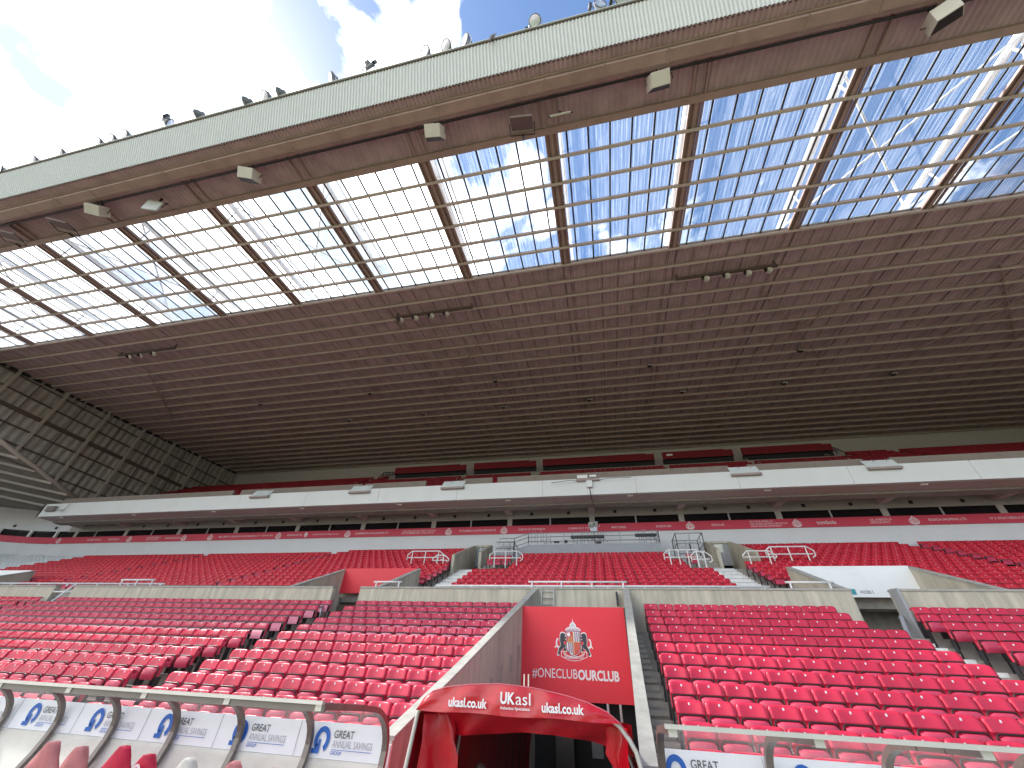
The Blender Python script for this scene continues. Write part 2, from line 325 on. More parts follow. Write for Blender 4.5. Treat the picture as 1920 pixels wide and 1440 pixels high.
for i in range(-6, 3):
    b = MB(); b.box(2.24+BAY*1.33*i-.18, 2.24+BAY*1.33*i+.18, 25.85, 25.98, 10.20, 10.25); b.build('soffit_light', mat('white_lamp_cover', (.9, .9, .9), .3), stand)
# upper tier terrace and rear wall
t = MB()
for j in range(17):
    y, z = 27.3+.76*j, 10.75+.50*j
    t.box(XL, 48, y-.4, y+.37, z-.6, z)
t.box(XL, 48, 25.75, 26.95, 10.9, 11.0); t.box(XL, 48, 39.2, 42.7, 18.0, 18.3)
t.build('upper_terrace', CONCD, stand)
o = MB(); o.box(XL, 48, 42.7, 42.9, 17.8, ZR(42.7)+.2); o.build('upper_rear_wall', mat('beige_rear_wall', (.50, .46, .43), .7, vary=.05), stand)
o = MB()
for a, b_ in ((XL, -31), (-30.2, -18.6), (-18.3, -13.0), (-9.9, -7.6), (-7.2, 9.0), (10.2, 17), (18.5, 27), (28, 48)): o.box(a, b_, 26.55, 26.75, 11.0, 12.34)
o.build('upper_parapet', mat('shaded_parapet', (.27, .225, .195), .85, vary=.15, scale=2, dirt=(.2, .165, .14), dscale=2), stand)  # concrete made darker: the shade there is put into its colour
# ---------------- roof
def corr(mb, x0, x1, p0, p1, pitch, depth, n, frac=.25):
    """trapezoid corrugation running from line p0=(y,z) to p1, ribs displaced along n=(ny,nz)"""
    xs, ds = [], []; x = x0
    while x < x1:
        for a, d in ((0, 0), (frac, 0), (.5, 1), (.5+frac, 1)): xs.append(x+a*pitch); ds.append(d*depth)
        x += pitch
    mb.grid([[(x, p[0]+n[0]*d, p[1]+n[1]*d) for x, d in zip(xs, ds)] for p in (p0, p1)])
SH = .22
r = MB(); corr(r, XL, XR, (4.23, ZR(4.23)+SH), (6.7, ZR(6.7)+SH), .25, .05, (0, 1)); corr(r, XL, XR, (14.3, ZR(14.3)+SH), (42.8, ZR(42.8)+SH), .26, .045, (0, 1))
roof = r.build('roof', SOFFIT, stand)
o = MB(); o.box(XL-.3, XR, 4.0, 6.72, ZR(5.4)+SH+.25, ZR(5.4)+SH+.30); o.add([(XL-.3, 14.25, ZR(14.3)+SH+.1), (XR, 14.25, ZR(14.3)+SH+.1), (XR, 44, ZR(44)+SH+.1), (XL-.3, 44, ZR(44)+SH+.1)], [(0, 1, 2, 3)])
o.build('outer_sheeting', FASC, roof)
PS = 1.2733
for i in range(29):
    y = 6.7+PS*i
    p = MB(); p.m = 0; p.box(XL, XR, y-.03, y+.03, ZR(y)+.012, ZR(y)+SH-.004); p.m = 1; p.box(XL, XR, y-.075, y+.065, ZR(y)-.014, ZR(y)+.010)
    p.build('purlin', [BEAM, FLANGE], roof)  # flange coloured paler than the web to paint in the light on it
for k in KB:
    x = RX(k); f = MB()
    if -8 < k < 8:
        corr(f, x-.29, x+.2, (6.7, ZR(6.7)+SH-.02), (14.35, ZR(14.35)+SH-.02), .19, .03, (0, 1))
    for s in (-.27, .27): f.bar((x+s, 5.3, ZR(5.3)+SH-.07), (x+s, 14.5, ZR(14.5)+SH-.07), .07, .12)
    f.bar((x, 6.7, ZR(6.7)+SH-.10), (x, 14.5, ZR(14.5)+SH-.10), .16, .05)
    f.m = 1
    for s in (-.27, .27): f.bar((x+s, 14.5, ZR(14.5)+SH-.02), (x+s, 42.7, ZR(42.7)+SH-.02), .045, .045)
    f.build('rafter', [BEAM, SOFFIT], roof)
    if k == 8: break
    xa, xb = x+.29, RX(k+1)-.29
    m = MB(); xs = np.arange(xa, xb+.01, .0575)
    m.grid([[(xx, yy, ZR(yy)+SH+.025+.014*(i % 2)) for i, xx in enumerate(xs)] for yy in (6.68, 9.2, 11.8, 14.34)])
    sk = m.build('skylight_panel', SKYG, roof)
    m = MB(); xm = (xa+xb)/2
    for d in (-2.45, -1.47, -.49, .49, 1.47, 2.45): m.bar((xm+d, 6.7, ZR(6.7)+SH-.0), (xm+d, 14.3, ZR(14.3)+SH-.0), .085, .03)
    m.build('glazing_bars', BLACK, roof)
    m = MB()
    for d in np.arange(-2.94, 2.95, .98): m.bar((xm+d, 14.5, ZR(14.5)+SH-.006), (xm+d, 42.6, ZR(42.6)+SH-.006), .03, .012)
    m.build('sheet_laps', DARKB, roof)
# outside trusses that show through the clear sheets
for k in KB:
    x = RX(k); m = MB(); zc = lambda y, h: ZR(y)+h
    m.tube([(x, 4.5, zc(4.5, 1.5)), (x, 22, zc(22, 1.5))], .16, 10); m.tube([(x+.42, 4.5, zc(4.5, 1.9)), (x+.42, 22, zc(22, 1.9))], .07, 8)
    for i in range(4): m.tube([(x, 6.2+i*3.3, zc(6+i*3.3, 1.5)), (x+.42, 7.6+i*3.3, zc(7.6+i*3.3, 1.9))], .04, 6)
    for y in (7.9, 13.0): m.tube([(x, y, zc(y, 0.25)), (x, y, zc(y, 1.5))], .05, 6)
    m.build('roof_truss', WHITE, roof, smooth=True)
for k in (-7, -5, -3, 2, 3, 5):
    m = MB(); m.tube([(RX(k), 7.4, ZR(7.4)+1.45), (RX(k+1), 15, ZR(15)+1.45)], .055, 6); m.tube([(RX(k), 15, ZR(15)+1.35), (RX(k+1), 7.4, ZR(7.4)+1.35)], .055, 6); m.build('cross_brace', WHITE, roof, smooth=True)
# ceiling wind bracing
for k in (-7, -2, 2, 4):
    m = MB(); m.bar((RX(k), 19, ZR(19)+SH-.16), (RX(k+1), 27, ZR(27)+SH-.16), .07, .07); m.bar((RX(k+1), 19, ZR(19)+SH-.24), (RX(k), 27, ZR(27)+SH-.24), .07, .07); m.build('ceiling_brace', BEAM, roof)
# fascia, its underside and the box beam behind
m = MB(); corr(m, XL, XR, (4.23, ZR(4.23)-.01), (3.47, 21.25), .147, .035, (-.87, -.5), .22); m.build('fascia', FASC, roof)
m = MB(); m.add([(XL, 4.30, ZR(4.23)), (XR, 4.30, ZR(4.23)), (XR, 3.54, 21.29), (XL, 3.54, 21.29)], [(0, 1, 2, 3)]); m.build('fascia_backing', DARKB, roof)
m = MB(); m.box(XL, XR, 3.36, 3.75, 21.33, 21.42); m.box(XL, XR, 3.55, 4.6, 21.425, 21.5); m.build('fascia_cap', FASC, roof)
m = MB(); m.box(XL, XR, 3.40, 3.50, 21.25, 21.325); m.build('fascia_shadow_trim', DARKB, roof)
m = MB(); corr(m, XL, XR, (4.24, ZR(4.23)-.005), (4.66, ZR(4.66)+.03), .19, .05, (0, 1)); m.build('fascia_soffit', SOFFIT, roof)
m = MB(); m.box(XL, XR, 4.64, 4.70, ZR(4.6)-.05, ZR(4.6)+.2); m.box(XL, XR, 4.72, 5.12, ZR(4.6)-.33, ZR(4.6)+.18); m.box(XL, XR, 5.14, 5.3, ZR(4.6)-.16, ZR(4.6)+.18); m.box(XL, XR, 6.62, 6.9, ZR(6.7)-.02, ZR(6.7)+.20)
m.build('edge_beam', BEAM, roof)
m = MB()
for i in range(-20, 20): m.box(RX(0)+i*2.4-.03, RX(0)+i*2.4+.03, 4.66, 5.16, ZR(4.6)-.36, ZR(4.6)-.33+.005)
m.build('beam_stiffeners', BEAM, roof)
# gable wall closing the end of the roof above the lower corner roof
def gz(y): return 14.81-(y-19.64)*.286 if y > 10 else 17.5
m = MB(); ys = np.arange(10., 43.6, .17)
rows = [[], []]
for i, y in enumerate(ys):
    d = .07*((i//2) % 2); rows[0].append((XL-d, y, max(gz(y), 9.5))); rows[1].append((XL-d, y, ZR(y)+SH))
m.grid(rows); gable = m.build('gable_wall', GREYC, stand)
for y in (13.1, 17., 20.85, 24.75, 28.6, 32.4, 36.1, 39.9):
    m = MB(); m.box(XL+.06, XL+.30, y-.12, y+.12, max(gz(y), 10.5), ZR(y)+.05); m.build('column', mat('grey_column', (.42, .38, .34), .6, vary=.06), gable)
for y in np.arange(15., 41, 3.85):
    m = MB(); m.box(XL+.02, XL+.07, y-.04, y+.04, max(gz(y), 10.5), ZR(y)-.2); m.build('joint_strip', DARKB, gable)
for z, hh in ((20.3, .04), (19.0, .05), (17.65, .16), (16.35, .05), (15.0, .05), (13.7, .04)):
    m = MB(); m.box(XL+.03, XL+.20, 10., 42.6, z-hh, z+hh); m.build('rail', DARKB, gable)
m = MB(); m.tube([(XL+.15, 8, gz(11)+1.), (XL+.15, 19.64, 14.81), (XL+.15, 30., gz(30.))], .17, 10); m.build('bottom_chord', FLANGE, gable, smooth=True)
m = MB(); ys = np.arange(10, 42, .9)
for y in ys: m.bar((XL+.1, y, ZR(y)+.0), (XL+.1, y+.6, ZR(y+.6)+.0), .2, .2)
m.build('gable_head', BLACK, gable)
# ------------------------------------------------------------------ lower corner stand beyond the end
corner = thing('corner_stand', 'lower curved corner stand with ribbed grey roof soffit and white wall beyond the gable', 'grandstand')
d1 = Vector((-.55, -.83, 0)); c0 = Vector((XL-.1, 2.0, 14.81+17.64*.286-.02)); c1 = Vector((XL-.1, 31.5, gz(31.5)-.02))
m = MB(); m.add([c0, c1, c1+d1*45, c0+d1*45], [(0, 1, 2, 3)]); cro = m.build('roof_soffit', mat('grey_soffit_sheet', (.22, .20, .18), .8, vary=.15, scale=2), corner)
for i in range(-6, 8):
    p = c0.lerp(c1, .55+i*.056); m = MB(); m.bar(p+Vector((0, 0, -.1)), p+d1*44+Vector((0, 0, -.1)), .14, .2); m.build('soffit_rib', MATS['grey_column'], cro)
RC = 16.; CX, CY = -52., YW-RC
def arc(th, rr): return (CX-rr*math.sin(th), CY+rr*math.cos(th))
ths = np.linspace(0, rad(80), 33)
def arcwall(name, z0, z1, rr, mt, parent, a=0, bq=33):
    m = MB(); m.grid([[(*arc(th, rr), z) for th in ths[a:bq]] for z in (z0, z1)]); m.grid([[(*arc(th, rr+.2), z1) for th in ths[a:bq]], [(*arc(th, rr), z1) for th in ths[a:bq]]]); return m.build(name, mt, parent)
arcwall('lower_wall', 4., 8.96, RC, WALLW, corner); arcwall('upper_wall', 10.17, 21.0, RC+.01, WALLW, corner)
for i in range(1, 32, 6):
    m = MB(); x, y = arc(ths[i]+.07, RC-.02); m.obox((x, y, 10.5), (.12*math.cos(ths[i]), .12*math.sin(ths[i]), 0), (-.03*math.sin(ths[i]), .03*math.cos(ths[i]), 0), (0, 0, .12)); m.build('wall_vent', BLACK, corner)
for i in range(2, 32, 4):
    hi = 10.19 if i < 6 else 11.1
    o = arcwall('window', 8.9, 10.8, RC+.3, DGLASS, corner, i-1 if i > 2 else 0, i+4 if i < 29 else 33)
    m = MB(); x, y = arc(ths[i], RC+.1); m.obox((x, y, 9.6), (.09*math.cos(ths[i]), .09*math.sin(ths[i])*1., 0), (-.1*math.sin(ths[i]), .1*math.cos(ths[i]), 0), (0, 0, .6)); m.build('pier', WHITE, corner)
m = MB(); p1 = Vector((XL-.1, 27.6, 12.50)); tt = np.linspace(0, 34, 33)
m.grid([[tuple(p1+d1*q) for q in tt], [(*arc(th, RC+.6), 12.15) for th in ths]]); m.add([p1, (*arc(0, RC+.6), 12.15), (XL-.1, 30.0, 12.15)], [(0, 1, 2)])
m.build('rear_soffit', MATS['grey_soffit_sheet'], corner)
m = MB()
for j in range(0, 14):
    y, z = upp(j); rr = RC-(YW-y); zb = z-.5
    m.grid([[(*arc(th, rr+.37), z) for th in ths], [(*arc(th, rr-.37), z) for th in ths], [(*arc(th, rr-.37), zb) for th in ths]])
m.build('terrace', CONCD, corner)
# ------------------------------------------------------------------ sponsor banner along the rear wall
ban = thing('sponsor_banner', 'long red sponsor banner with white names and crests below the dark windows', 'banner')
m = MB(); m.box(-52, 48, YW-.06, YW-.01, 8.97, 9.56); m.build('banner_sheet', REDB, ban)
m = MB(); m.grid([[(*arc(th, RC-.05), z) for th in ths] for z in (8.97, 9.56)]); m.build('banner_sheet', REDB, ban)
def crest(parent, x, z, h, y, simple=True):
    c = MB(); q = lambda u, v: (x+u*h, z+v*h)
    def poly(pts, d, mi):
        c.m = mi; c.prism([q(*p) for p in pts], lambda a, b, s: (a, s, b), y-d, y-d+.002)
    if simple:
        poly([(-.5, -.35), (-.3, -.48), (0, -.55), (.3, -.48), (.5, -.35), (.56, -.1), (.5, .15), (.32, .2), (.3, .33), (.12, .42), (0, .6), (-.12, .42), (-.3, .33), (-.32, .2), (-.5, .15), (-.56, -.1)], .004, 0)
        [poly([(a-.025, .2), (a+.02, .2), (a+.02, -.38), (a-.025, -.36)], .008, 1) for a in (-.16, -.05, .06, .17)]; poly([(-.45, .05), (-.33, .1), (-.33, -.25), (-.42, -.2)], .008, 1); poly([(.45, .05), (.33, .1), (.33, -.25), (.42, -.2)], .008, 1)
        poly([(-.2, .25), (.2, .25), (.1, .32), (-.1, .32)], .008, 1)
        return c.build('crest', [PINKT, REDB], parent)
BT = [(-53.2, 'QUALITY SERVICES', 1.6), (-47.8, 'SECURE STORAGE', 1.7), (-28.95, 'QUALITY SERVICES', 2.4), (-45.4, 'MANSFIELDS', 1.3), (-40.7, 'ADVERTISING\nSOLUTIONS', 1.6), (-38.2, 'MIDDLESTONE LTD', 2.2), (-34.1+1.3, 'ABC MEDIA', 1.2), (-30.9, 'AB BUILDERS SOLUTIONS LTD', 2.4), (-25.6, 'ADVANCED RA', 1.5), (-22.6, 'sunderlandcollege.ac.uk', 2.5),
      (-18.35, 'CHAMBERSIGN & WALLSENDER LTD', 3.0), (-14.2, '1 DAYTON GRANGE, WEST DENTON,\nSOUTHUMBERLAND, TOTLEY SPORT', 2.9), (-9.3, 'TTC PLUMBING & HEATING SERVICES LTD', 3.0), (-5.0, 'EVENTS OF THE NORTH', 2.0), (-1.3+.1, 'D BRIEN SELF STORAGE', 2.0), (2.3-.9, 'MAS CIVILS', 1.0), (4.5, 'ACCENTURE', 1.05), (8.1, 'RESOLVE', .8),
      (11.3, 'MIN POSTER (PAPERS) LTD\nDAA CERAMIC ELECTRICAL SERVICES LTD\nDARLIN HEATING & RENEWABLES', 2.3), (14.75, 'tombola', 1.15), (17.9, 'UK ASBESTOS\nSPECIALISTS', 1.25), (21.5, 'BUSACH SHOPPING LTD', 2.0), (24.9, 'W A STRATHERN & SONS LTD', 2.4)]
for x, s, wd in BT:
    n = s.count('\n')+1; hh = (.15, .30, .42)[n-1] if s != 'tombola' else .26
    text('sponsor_name', s, PINKT, ban, x, 9.265-hh/2, YW-.066, wd, hh, .012)
for x in (-52.3, -43.5, -37.2, -34.3, -27.2, -20.54, -11.65, -5.9-1.26+.2-.2, 6.28, 13.0, 19.7, 26.5): crest(ban, x, 9.255, .50, YW-.06)
m = MB(); m.prism([(-24.5+.17*math.cos(a)*1., 9.265+.2*math.sin(a)) for a in np.linspace(0, 2*math.pi, 14)[:-1]], lambda a, b, s: (a, s, b), YW-.068, YW-.064); m.build('college_roundel', PINKT, ban)
# ------------------------------------------------------------------ parapet walls along the walkway
def parapet(x0, x1, label):
    o = thing('parapet_wall', label, 'wall', 'concrete parapet walls along the walkway')
    m = MB(); m.box(x0, x1, 15.9, 16.1, .9, 2.82); m.build('wall_face', CONC, o)
    m = MB(); m.box(x0-.004, x1+.004, 15.87, 16.13, 2.82, 2.88); m.build('coping', COPE, o)
    m = MB()
    for x in np.arange(x0+2.2, x1-.5, 2.9): m.box(x-.012, x+.012, 15.893, 15.9, 1., 2.815)
    m.build('panel_joint', CONCS, o); return o
parapet(-62, -26.3, 'long weathered concrete parapet at the far end, beyond the open stair gap')
parapet(-25.1, -11.05, 'weathered concrete parapet between the open stair gap and the red portal')
parapet(-9.8, 7.8, 'weathered concrete parapet above the tunnel, between red portal and white portal')
parapet(8.95, 48, 'weathered concrete parapet on the far side of the white portal')
# ------------------------------------------------------------------ portals (vomitories)
def portal(x0, x1, panel, label, lettering=False):
    o = thing('stair_portal', label, 'portal', 'stair portals in the terrace')
    for x in (x0, x1):
        m = MB(); m.prism([(16.1, 1.0), (16.1, 2.82), (19.85, 4.36), (19.85, 1.0)], lambda u, v, s: (s, u, v), x-.1, x+.1); m.build('side_wall', CONC, o)
        m = MB(); m.prism([(16.1, 2.823), (16.1, 2.89), (19.87, 4.43), (19.87, 4.363)], lambda u, v, s: (s, u, v), x-.12, x+.12); m.build('coping', COPE, o)
    m = MB(); m.box(x0+.1, x1-.1, 19.72, 19.85, 3.27, 4.42); m.build('back_panel', panel, o)
    m = MB(); m.box(x0+.1, x1-.1, 21.5, 21.6, 1.5, 3.9); m.build('passage_wall', CONCD, o)
    if lettering:
        text('lettering', 'ACCESS 5', DGREY, o, 10.22, 3.40, 19.713, .46, .11, .012)
        m = MB(); m.box(9.64, 9.84, 19.708, 19.715, 3.36, 3.56); s_ = m.build('sign_square', mat('teal_sign', (.05, .3, .36), .5), o)
    return o
portal(-13.4, -9.2, REDS, 'sunken stair portal with a plain bright red back panel and concrete sides')
portal(7.8, 12.2, WHITE, 'sunken stair portal with white back panel marked ACCESS 5', True)
portal(-39.7, -35.5, WHITE, 'sunken stair portal with a plain white back panel at the far left')
def small_portal(x0, x1, near, label, notice):
    o = thing('exit_portal', label, 'portal', 'small concrete exit portals under the rear wall')
    for x in (x0, x1):
        yf, zf = (25.7, 6.72) if x == near else (24.0, 6.15)
        m = MB(); m.prism([(yf, 4.6), (yf, zf), (28.1, 7.80), (28.5, 7.86), (28.5, 4.6)], lambda u, v, s: (s, u, v), x-.09, x+.09); m.build('side_wall', CONC, o)
    m = MB(); m.box(x0+.09, x1-.09, 28.2, 28.5, 7.72, 7.86); m.build('head_beam', CONC, o)
    m = MB(); m.box(x0+.09, x1-.09, 28.3, 28.36, 6.4, 7.72); m.build('grey_panel', GREYB, o)
    m = MB(); m.box(x0+.09, x1-.09, 28.26, 28.298, 7.08, 7.14)
    for x in np.linspace(x0+.14, x1-.14, 4): m.box(x-.03, x+.03, 28.25, 28.295, 6.4, 7.72)
    m.build('mullion', GALV, o)
    m = MB(); m.box(x0, x1, 29.0, 29.1, 5.6, 7.0); m.build('passage_shade', BLACK, o)  # black sheet standing in for the unlit depth of the passage
    if notice: m = MB(); m.box(x0+.5, x0+1.0, 28.20, 28.24, 7.16, 7.66); m.build('notice', mat('cream_notice', (.75, .74, .66), .6), o)
small_portal(-9.0, -7.8, -7.8, 'small concrete exit portal with plain grey panelled head, left of the camera platform', False)
small_portal(6.7, 8.15, 6.7, 'small concrete exit portal with a cream notice on its grey panelled head', True)
# ------------------------------------------------------------------ aisle stairs
def stairs(name, label, rows, xf, mt, base):
    o = MB()
    for r in rows:
        y, z = base(r); z1 = base(r+1)[1]; x0, x1 = xf(y); yb = y+.31; zl = base(r-1)[1]
        zm = z+(z1-z)/2; o.box(x0, x1, y-.436, y-.10, z-.075, z+.012); o.box(x0, x1, yb-.34, yb-.004, zm-.075, zm); o.box(x0, x1, yb-.30, yb-.004, z+.013, zm-.078)
    ob = o.build(name, mt); tag(ob, label, 'stairs'); return ob
WSTEP = mat('white_step_paint', (.80, .79, .77), .6, vary=.1, scale=5, dirt=(.45, .43, .4), dscale=3)
stairs('aisle_stairs', 'white painted steps dropping from the white ACCESS portal beside folded aisle seats', range(-2, 9), lambda y: (7.42, 8.66), WSTEP, low)
st_l = stairs('aisle_stairs', 'dark concrete steps with short white nosings below the red portal', range(-2, 9), lambda y: (-10.62, -9.60), CONCD, low)
m = MB()
for r_ in range(-2, 9):
    y, z = low(r_); m.box(-10.0, -9.58, y-.445, y-.30, z-.10, z+.02); z1 = low(r_+1)[1]; m.box(-10.0, -9.58, y-.04, y+.06, z+.05, z+(z1-z)/2+.008)
m.build('white_nosing', WSTEP, st_l)
stairs('aisle_stairs', 'bare concrete steps squeezed between the tunnel wall and the right seating block', range(-3, 9), lambda y: (xwr(y)+.22, .98), mat('beige_step_concrete', (.50, .46, .38), .9, vary=.15, scale=3, bump=.2, dirt=(.32, .29, .24), dscale=2), low)
stairs('aisle_stairs', 'dark concrete steps at far left below the open gap in the parapet', range(-2, 9), lambda y: (-26.1, -25.2), CONCD, low)
stairs('aisle_stairs', 'white painted steps behind the walkway, leading to the exit portal left of the platform', range(0, 9), lambda y: (-8.85, -7.25), WSTEP, upp)
stairs('aisle_stairs', 'white painted steps behind the walkway, leading to the exit portal with the notice', range(0, 9), lambda y: (5.65, 7.1), WSTEP, upp)
# ------------------------------------------------------------------ seats
def seat_meshes(lod, up_=.012):
    """returns {part: (verts, faces)} around the tread point under the seat's number badge"""
    out = {}
    K = lambda z: z-.04+up_ if .55 < z < .74 else z
    cols = np.linspace(-1, 1, 9 if lod == 0 else 4)
    prof = [(.775, .105), (.825, .10), (.852, .075), (.858, .045), (.848, .018), (.825, .004), (.79, -.006), (.765, -.014), (.735, -.028), (.712, -.036), (.695, -.036), (.688, -.020), (.62, -.024), (.52, -.035), (.43, -.045)] if lod == 0 else \
           [(.80, .10), (.856, .06), (.84, .012), (.75, -.018), (.705, -.036), (.69, -.020), (.45, -.04)]
    b = MB(); rows = []
    for z, y in prof:
        z = K(z); t = (z-.43)/.43; half = .226-.012*max(0, (t-.82)/.18)**2*2
        rows.append([(u*half, y+.045*(1-u*u)*(1 if z > .6 else .5)+(.0 if abs(u) < .95 else .012), z-(.016*abs(u)**6 if z > .8 else 0)) for u in cols])
    # side returns
    rr = [[(r[0][0]+.001, r[0][1]+.055, r[0][2]-.004)]+r+[(r[-1][0]-.001, r[-1][1]+.055, r[-1][2]-.004)] for r in rows]
    b.grid(rr); out['backrest'] = b
    p = MB()
    if lod == 0:
        pc = np.linspace(-1, 1, 7); pr = [(.64, -.070), (.662, -.078), (.668, -.094), (.655, -.110), (.60, -.122), (.50, -.124), (.43, -.116), (.405, -.09)]
        p.grid([[(u*.188, y-.012*(1-u*u)+.02*abs(u)**5, z-.028*abs(u)**8*(1 if z > .55 else 0)) for u in pc] for z, y in [(K(a), b_) for a, b_ in pr]])
    else: p.add([(-.185, -.075, K(.65)), (.185, -.075, K(.65)), (.185, -.115, K(.645)), (-.185, -.115, K(.645)), (.185, -.115, .42), (-.185, -.115, .42)], [(0, 1, 2, 3), (3, 2, 4, 5)])
    out['seat_pan'] = p
    f = MB()
    if lod == 0:
        f.tube([(q[0], q[1], K(q[2])) for q in [(-.205, -.055, .44), (-.207, -.060, .63), (-.192, -.062, .674), (-.15, -.064, .688), (.15, -.064, .688), (.192, -.062, .674), (.207, -.060, .63), (.205, -.055, .44)]], .011+.17*up_, 6)
        for s in (-1, 1): f.box(s*.226-.014, s*.226+.014, -.05, .09, .0, .47)
        f.bar((-.23, .045, .44), (.23, .045, .44), .04, .04)
    else:
        f.add([(-.22, -.05, K(.69)), (.22, -.05, K(.69)), (.22, -.06, .41), (-.22, -.06, .41)], [(0, 1, 2, 3)])
        for s in (-1, 1): f.box(s*.232-.012, s*.232+.012, -.03, .07, .0, .47)
    out['frame'] = f
    d = MB(); n = 8 if lod == 0 else 4
    d.add([(.017*math.cos(2*math.pi*i/n), .034, .80+.021*math.sin(2*math.pi*i/n)) for i in range(n)]+[(0, .031, .80)], [(i, (i+1) % n, n) for i in range(n)])
    out['number_badge'] = d
    return out
R1 = lambda k: [1.2+.04*(low(k)[0]-8.84)+.48*i for i in range(40) if 1.2+.04*(low(k)[0]-8.84)+.48*i < 7.16]
R2 = lambda k: [(8.92 if k < 9 else 9.24)+.48*i for i in range(80) if 8.92+.48*i < 20]
L1 = lambda k: [x for x in np.arange(-9.34, -2.4, .48) if x < xwl(low(k)[0])-.36]
L2 = lambda k: [x for x in np.arange(-10.88, -25.0, -.48)]
L3 = lambda k: [x for x in np.arange(-26.35, -45, -.48)]
BLOCKS = [('R1', R1, '', 'right of the tunnel steps', 0), ('R2', R2, '', 'right of the white steps', 0), ('L1', L1, '', 'right of the dark stairs', 0), ('L2', L2, '', 'left of the dark stairs', 1), ('L3', L3, '', 'left of the far stairs', 0)]
ROWN = {-2: 'lowest row', -1: 'second lowest row', 0: 'third row up', 1: 'fourth row up', 2: 'fifth row up', 3: 'sixth row up', 4: 'seventh row up', 5: 'eighth row up', 6: 'ninth row up', 7: 'tenth row up', 8: 'eleventh row up', 9: 'top row'}
def inframe(p, mg=20):
    v = Vector(p); c = v.dot(fw)
    if c < .3: return None
    x = 960+720*v.dot(rt2)/c; y = 720-720*v.dot(up2)/c
    return (x, y, c) if -mg < x < 1920+mg and -mg < y < 1440+mg else None
cand, rest = [], []
for bi, (bn, fx, where, land, fade) in enumerate(BLOCKS):
    for k in range(-2, 10):
        y, z = low(k)
        for i, x in enumerate(fx(k)):
            faded = (bn == 'L2' and k >= 5) or (bn == 'L1' and k >= 5)
            q = inframe((x, y, z+.72))
            vis = q is not None and not (k == -2 and x < 0) and not (k == -1 and x < -9.0) and not (abs(x+1) < 1.9)
            (cand if vis else rest).append(((q[2] if q else 99)+.12*abs(x), bn, bi, k, i, x, y, z, faded))
cand.sort(); chosen = cand[:300]; rest += cand[300:]
S0 = seat_meshes(0); SF = seat_meshes(0, .04)
protos = {}
for fd in (False, True):
    root = bpy.data.objects.new('stadium_seat', None); root.empty_display_size = .1
    ms = {'backrest': (REDF if fd else RED), 'seat_pan': (REDFP if fd else REDP), 'frame': RUBBER, 'number_badge': (PINKT if fd else WTXT)}
    parts = [(SF if fd else S0)[p].build(p, ms[p], root, smooth=(p != 'frame')) for p in ('backrest', 'seat_pan', 'frame', 'number_badge')]
    protos[fd] = (root, parts, [])
jit = random.Random(3)
for (_, bn, bi, k, i, x, y, z, fd) in chosen:
    root, parts, used = protos[fd]
    if not used: o = root; C.objects.link(o); used.append(1)
    else:
        o = root.copy(); C.objects.link(o)
        for p in parts:
            c = p.copy(); C.objects.link(c); c.parent = o
    o.location = (x+jit.gauss(0, .004), y+jit.gauss(0, .006), z); o.rotation_euler = (jit.gauss(0, .012), 0, jit.gauss(0, .01))
    _, _, where, land, _ = BLOCKS[bi]
    n = i if bn != 'L1' else i
    tag(o, '%s red tip-up seat, %s %s, %s' % ('faded' if fd else 'glossy', ORD[n], land, ROWN[k]), 'stadium seat', 'red tip-up seats')
for fd in (False, True):
    if not protos[fd][2]:
        for p in protos[fd][1]: bpy.data.objects.remove(p)
def stuff_seats(name, label, places, mats_, lod=1, badge=True, cat='seating', up_=.012):
    """every further seat as one object: places = (x, y, z, yaw)"""
    S = seat_meshes(lod, up_); V = []; F = []; MI = []; off = 0
    for mi, p in enumerate(('backrest', 'seat_pan', 'frame', 'number_badge')):
        if p == 'number_badge' and not badge: continue
        v = np.array([tuple(q) for q in S[p].v]); f = S[p].f
        for (x, y, z, a) in places:
            c, s = math.cos(a), math.sin(a)
            V.append(np.c_[v[:, 0]*c-v[:, 1]*s+x, v[:, 0]*s+v[:, 1]*c+y, v[:, 2]+z]); F.extend([tuple(i+off for i in q) for q in f]); MI.extend([mi]*len(f)); off += len(v)
    me = bpy.data.meshes.new(name); me.from_pydata(np.concatenate(V).tolist(), [], F)
    for m in mats_: me.materials.append(m)
    me.polygons.foreach_set('material_index', MI); me.polygons.foreach_set('use_smooth', [True]*len(me.polygons))
    o = bpy.data.objects.new(name, me); C.objects.link(o); tag(o, label, cat, None, 'stuff'); return o
stuff_seats('front_terrace_seats', 'further red seats of the front blocks below the parapet', [(r[5], r[6], r[7], 0) for r in rest if not r[8]], [RED, REDP, RUBBER, WTXT])
stuff_seats('faded_front_seats', 'further faded red seats of the front blocks left of the tunnel', [(r[5], r[6], r[7], 0) for r in rest if r[8]], [REDF, REDFP, RUBBER, PINKT], up_=.04)
ups, whites = [], []
AIS = [(-32.6, -32.2), (-20.6, -20.2), (-8.85, -7.2), (5.5, 7.1), (18.2, 18.6)]
for j in range(0, 14):
    y, z = upp(j)
    for x in np.arange(-52, 47, .48):
        if any(a-.2 < x < b+.2 for a, b in AIS): continue
        if any(a-.3 < x < b+.3 and c <= y <= d for a, b, c, d in CUTS): continue
        if -7 < x < 5.5:
            if j >= 11: continue
            if y > 22.6 and not (-5.0+.0 < x < (4.4 if y < 24.4 else 3.9)):
                if not (j in (8, 9) and (-6.9 < x < -5.6 or 4.9 < x < 5.9)): continue
        if (-9.3 < x < -7.5 or 6.4 < x < 8.4) and y > 23.9: continue
        if x < -19.5 and j == 13: continue
        (whites if x < -45.4-.05*(y-24) else ups).append((x, y, z, 0))
for j in range(14):
    y, z = upp(j); rr = RC-(YW-y); n = int(rr*rad(78)/.48)
    for i in range(n):
        th = (i+.5)*.48/rr; x, yy = arc(th, rr); whites.append((x, yy, z, th))
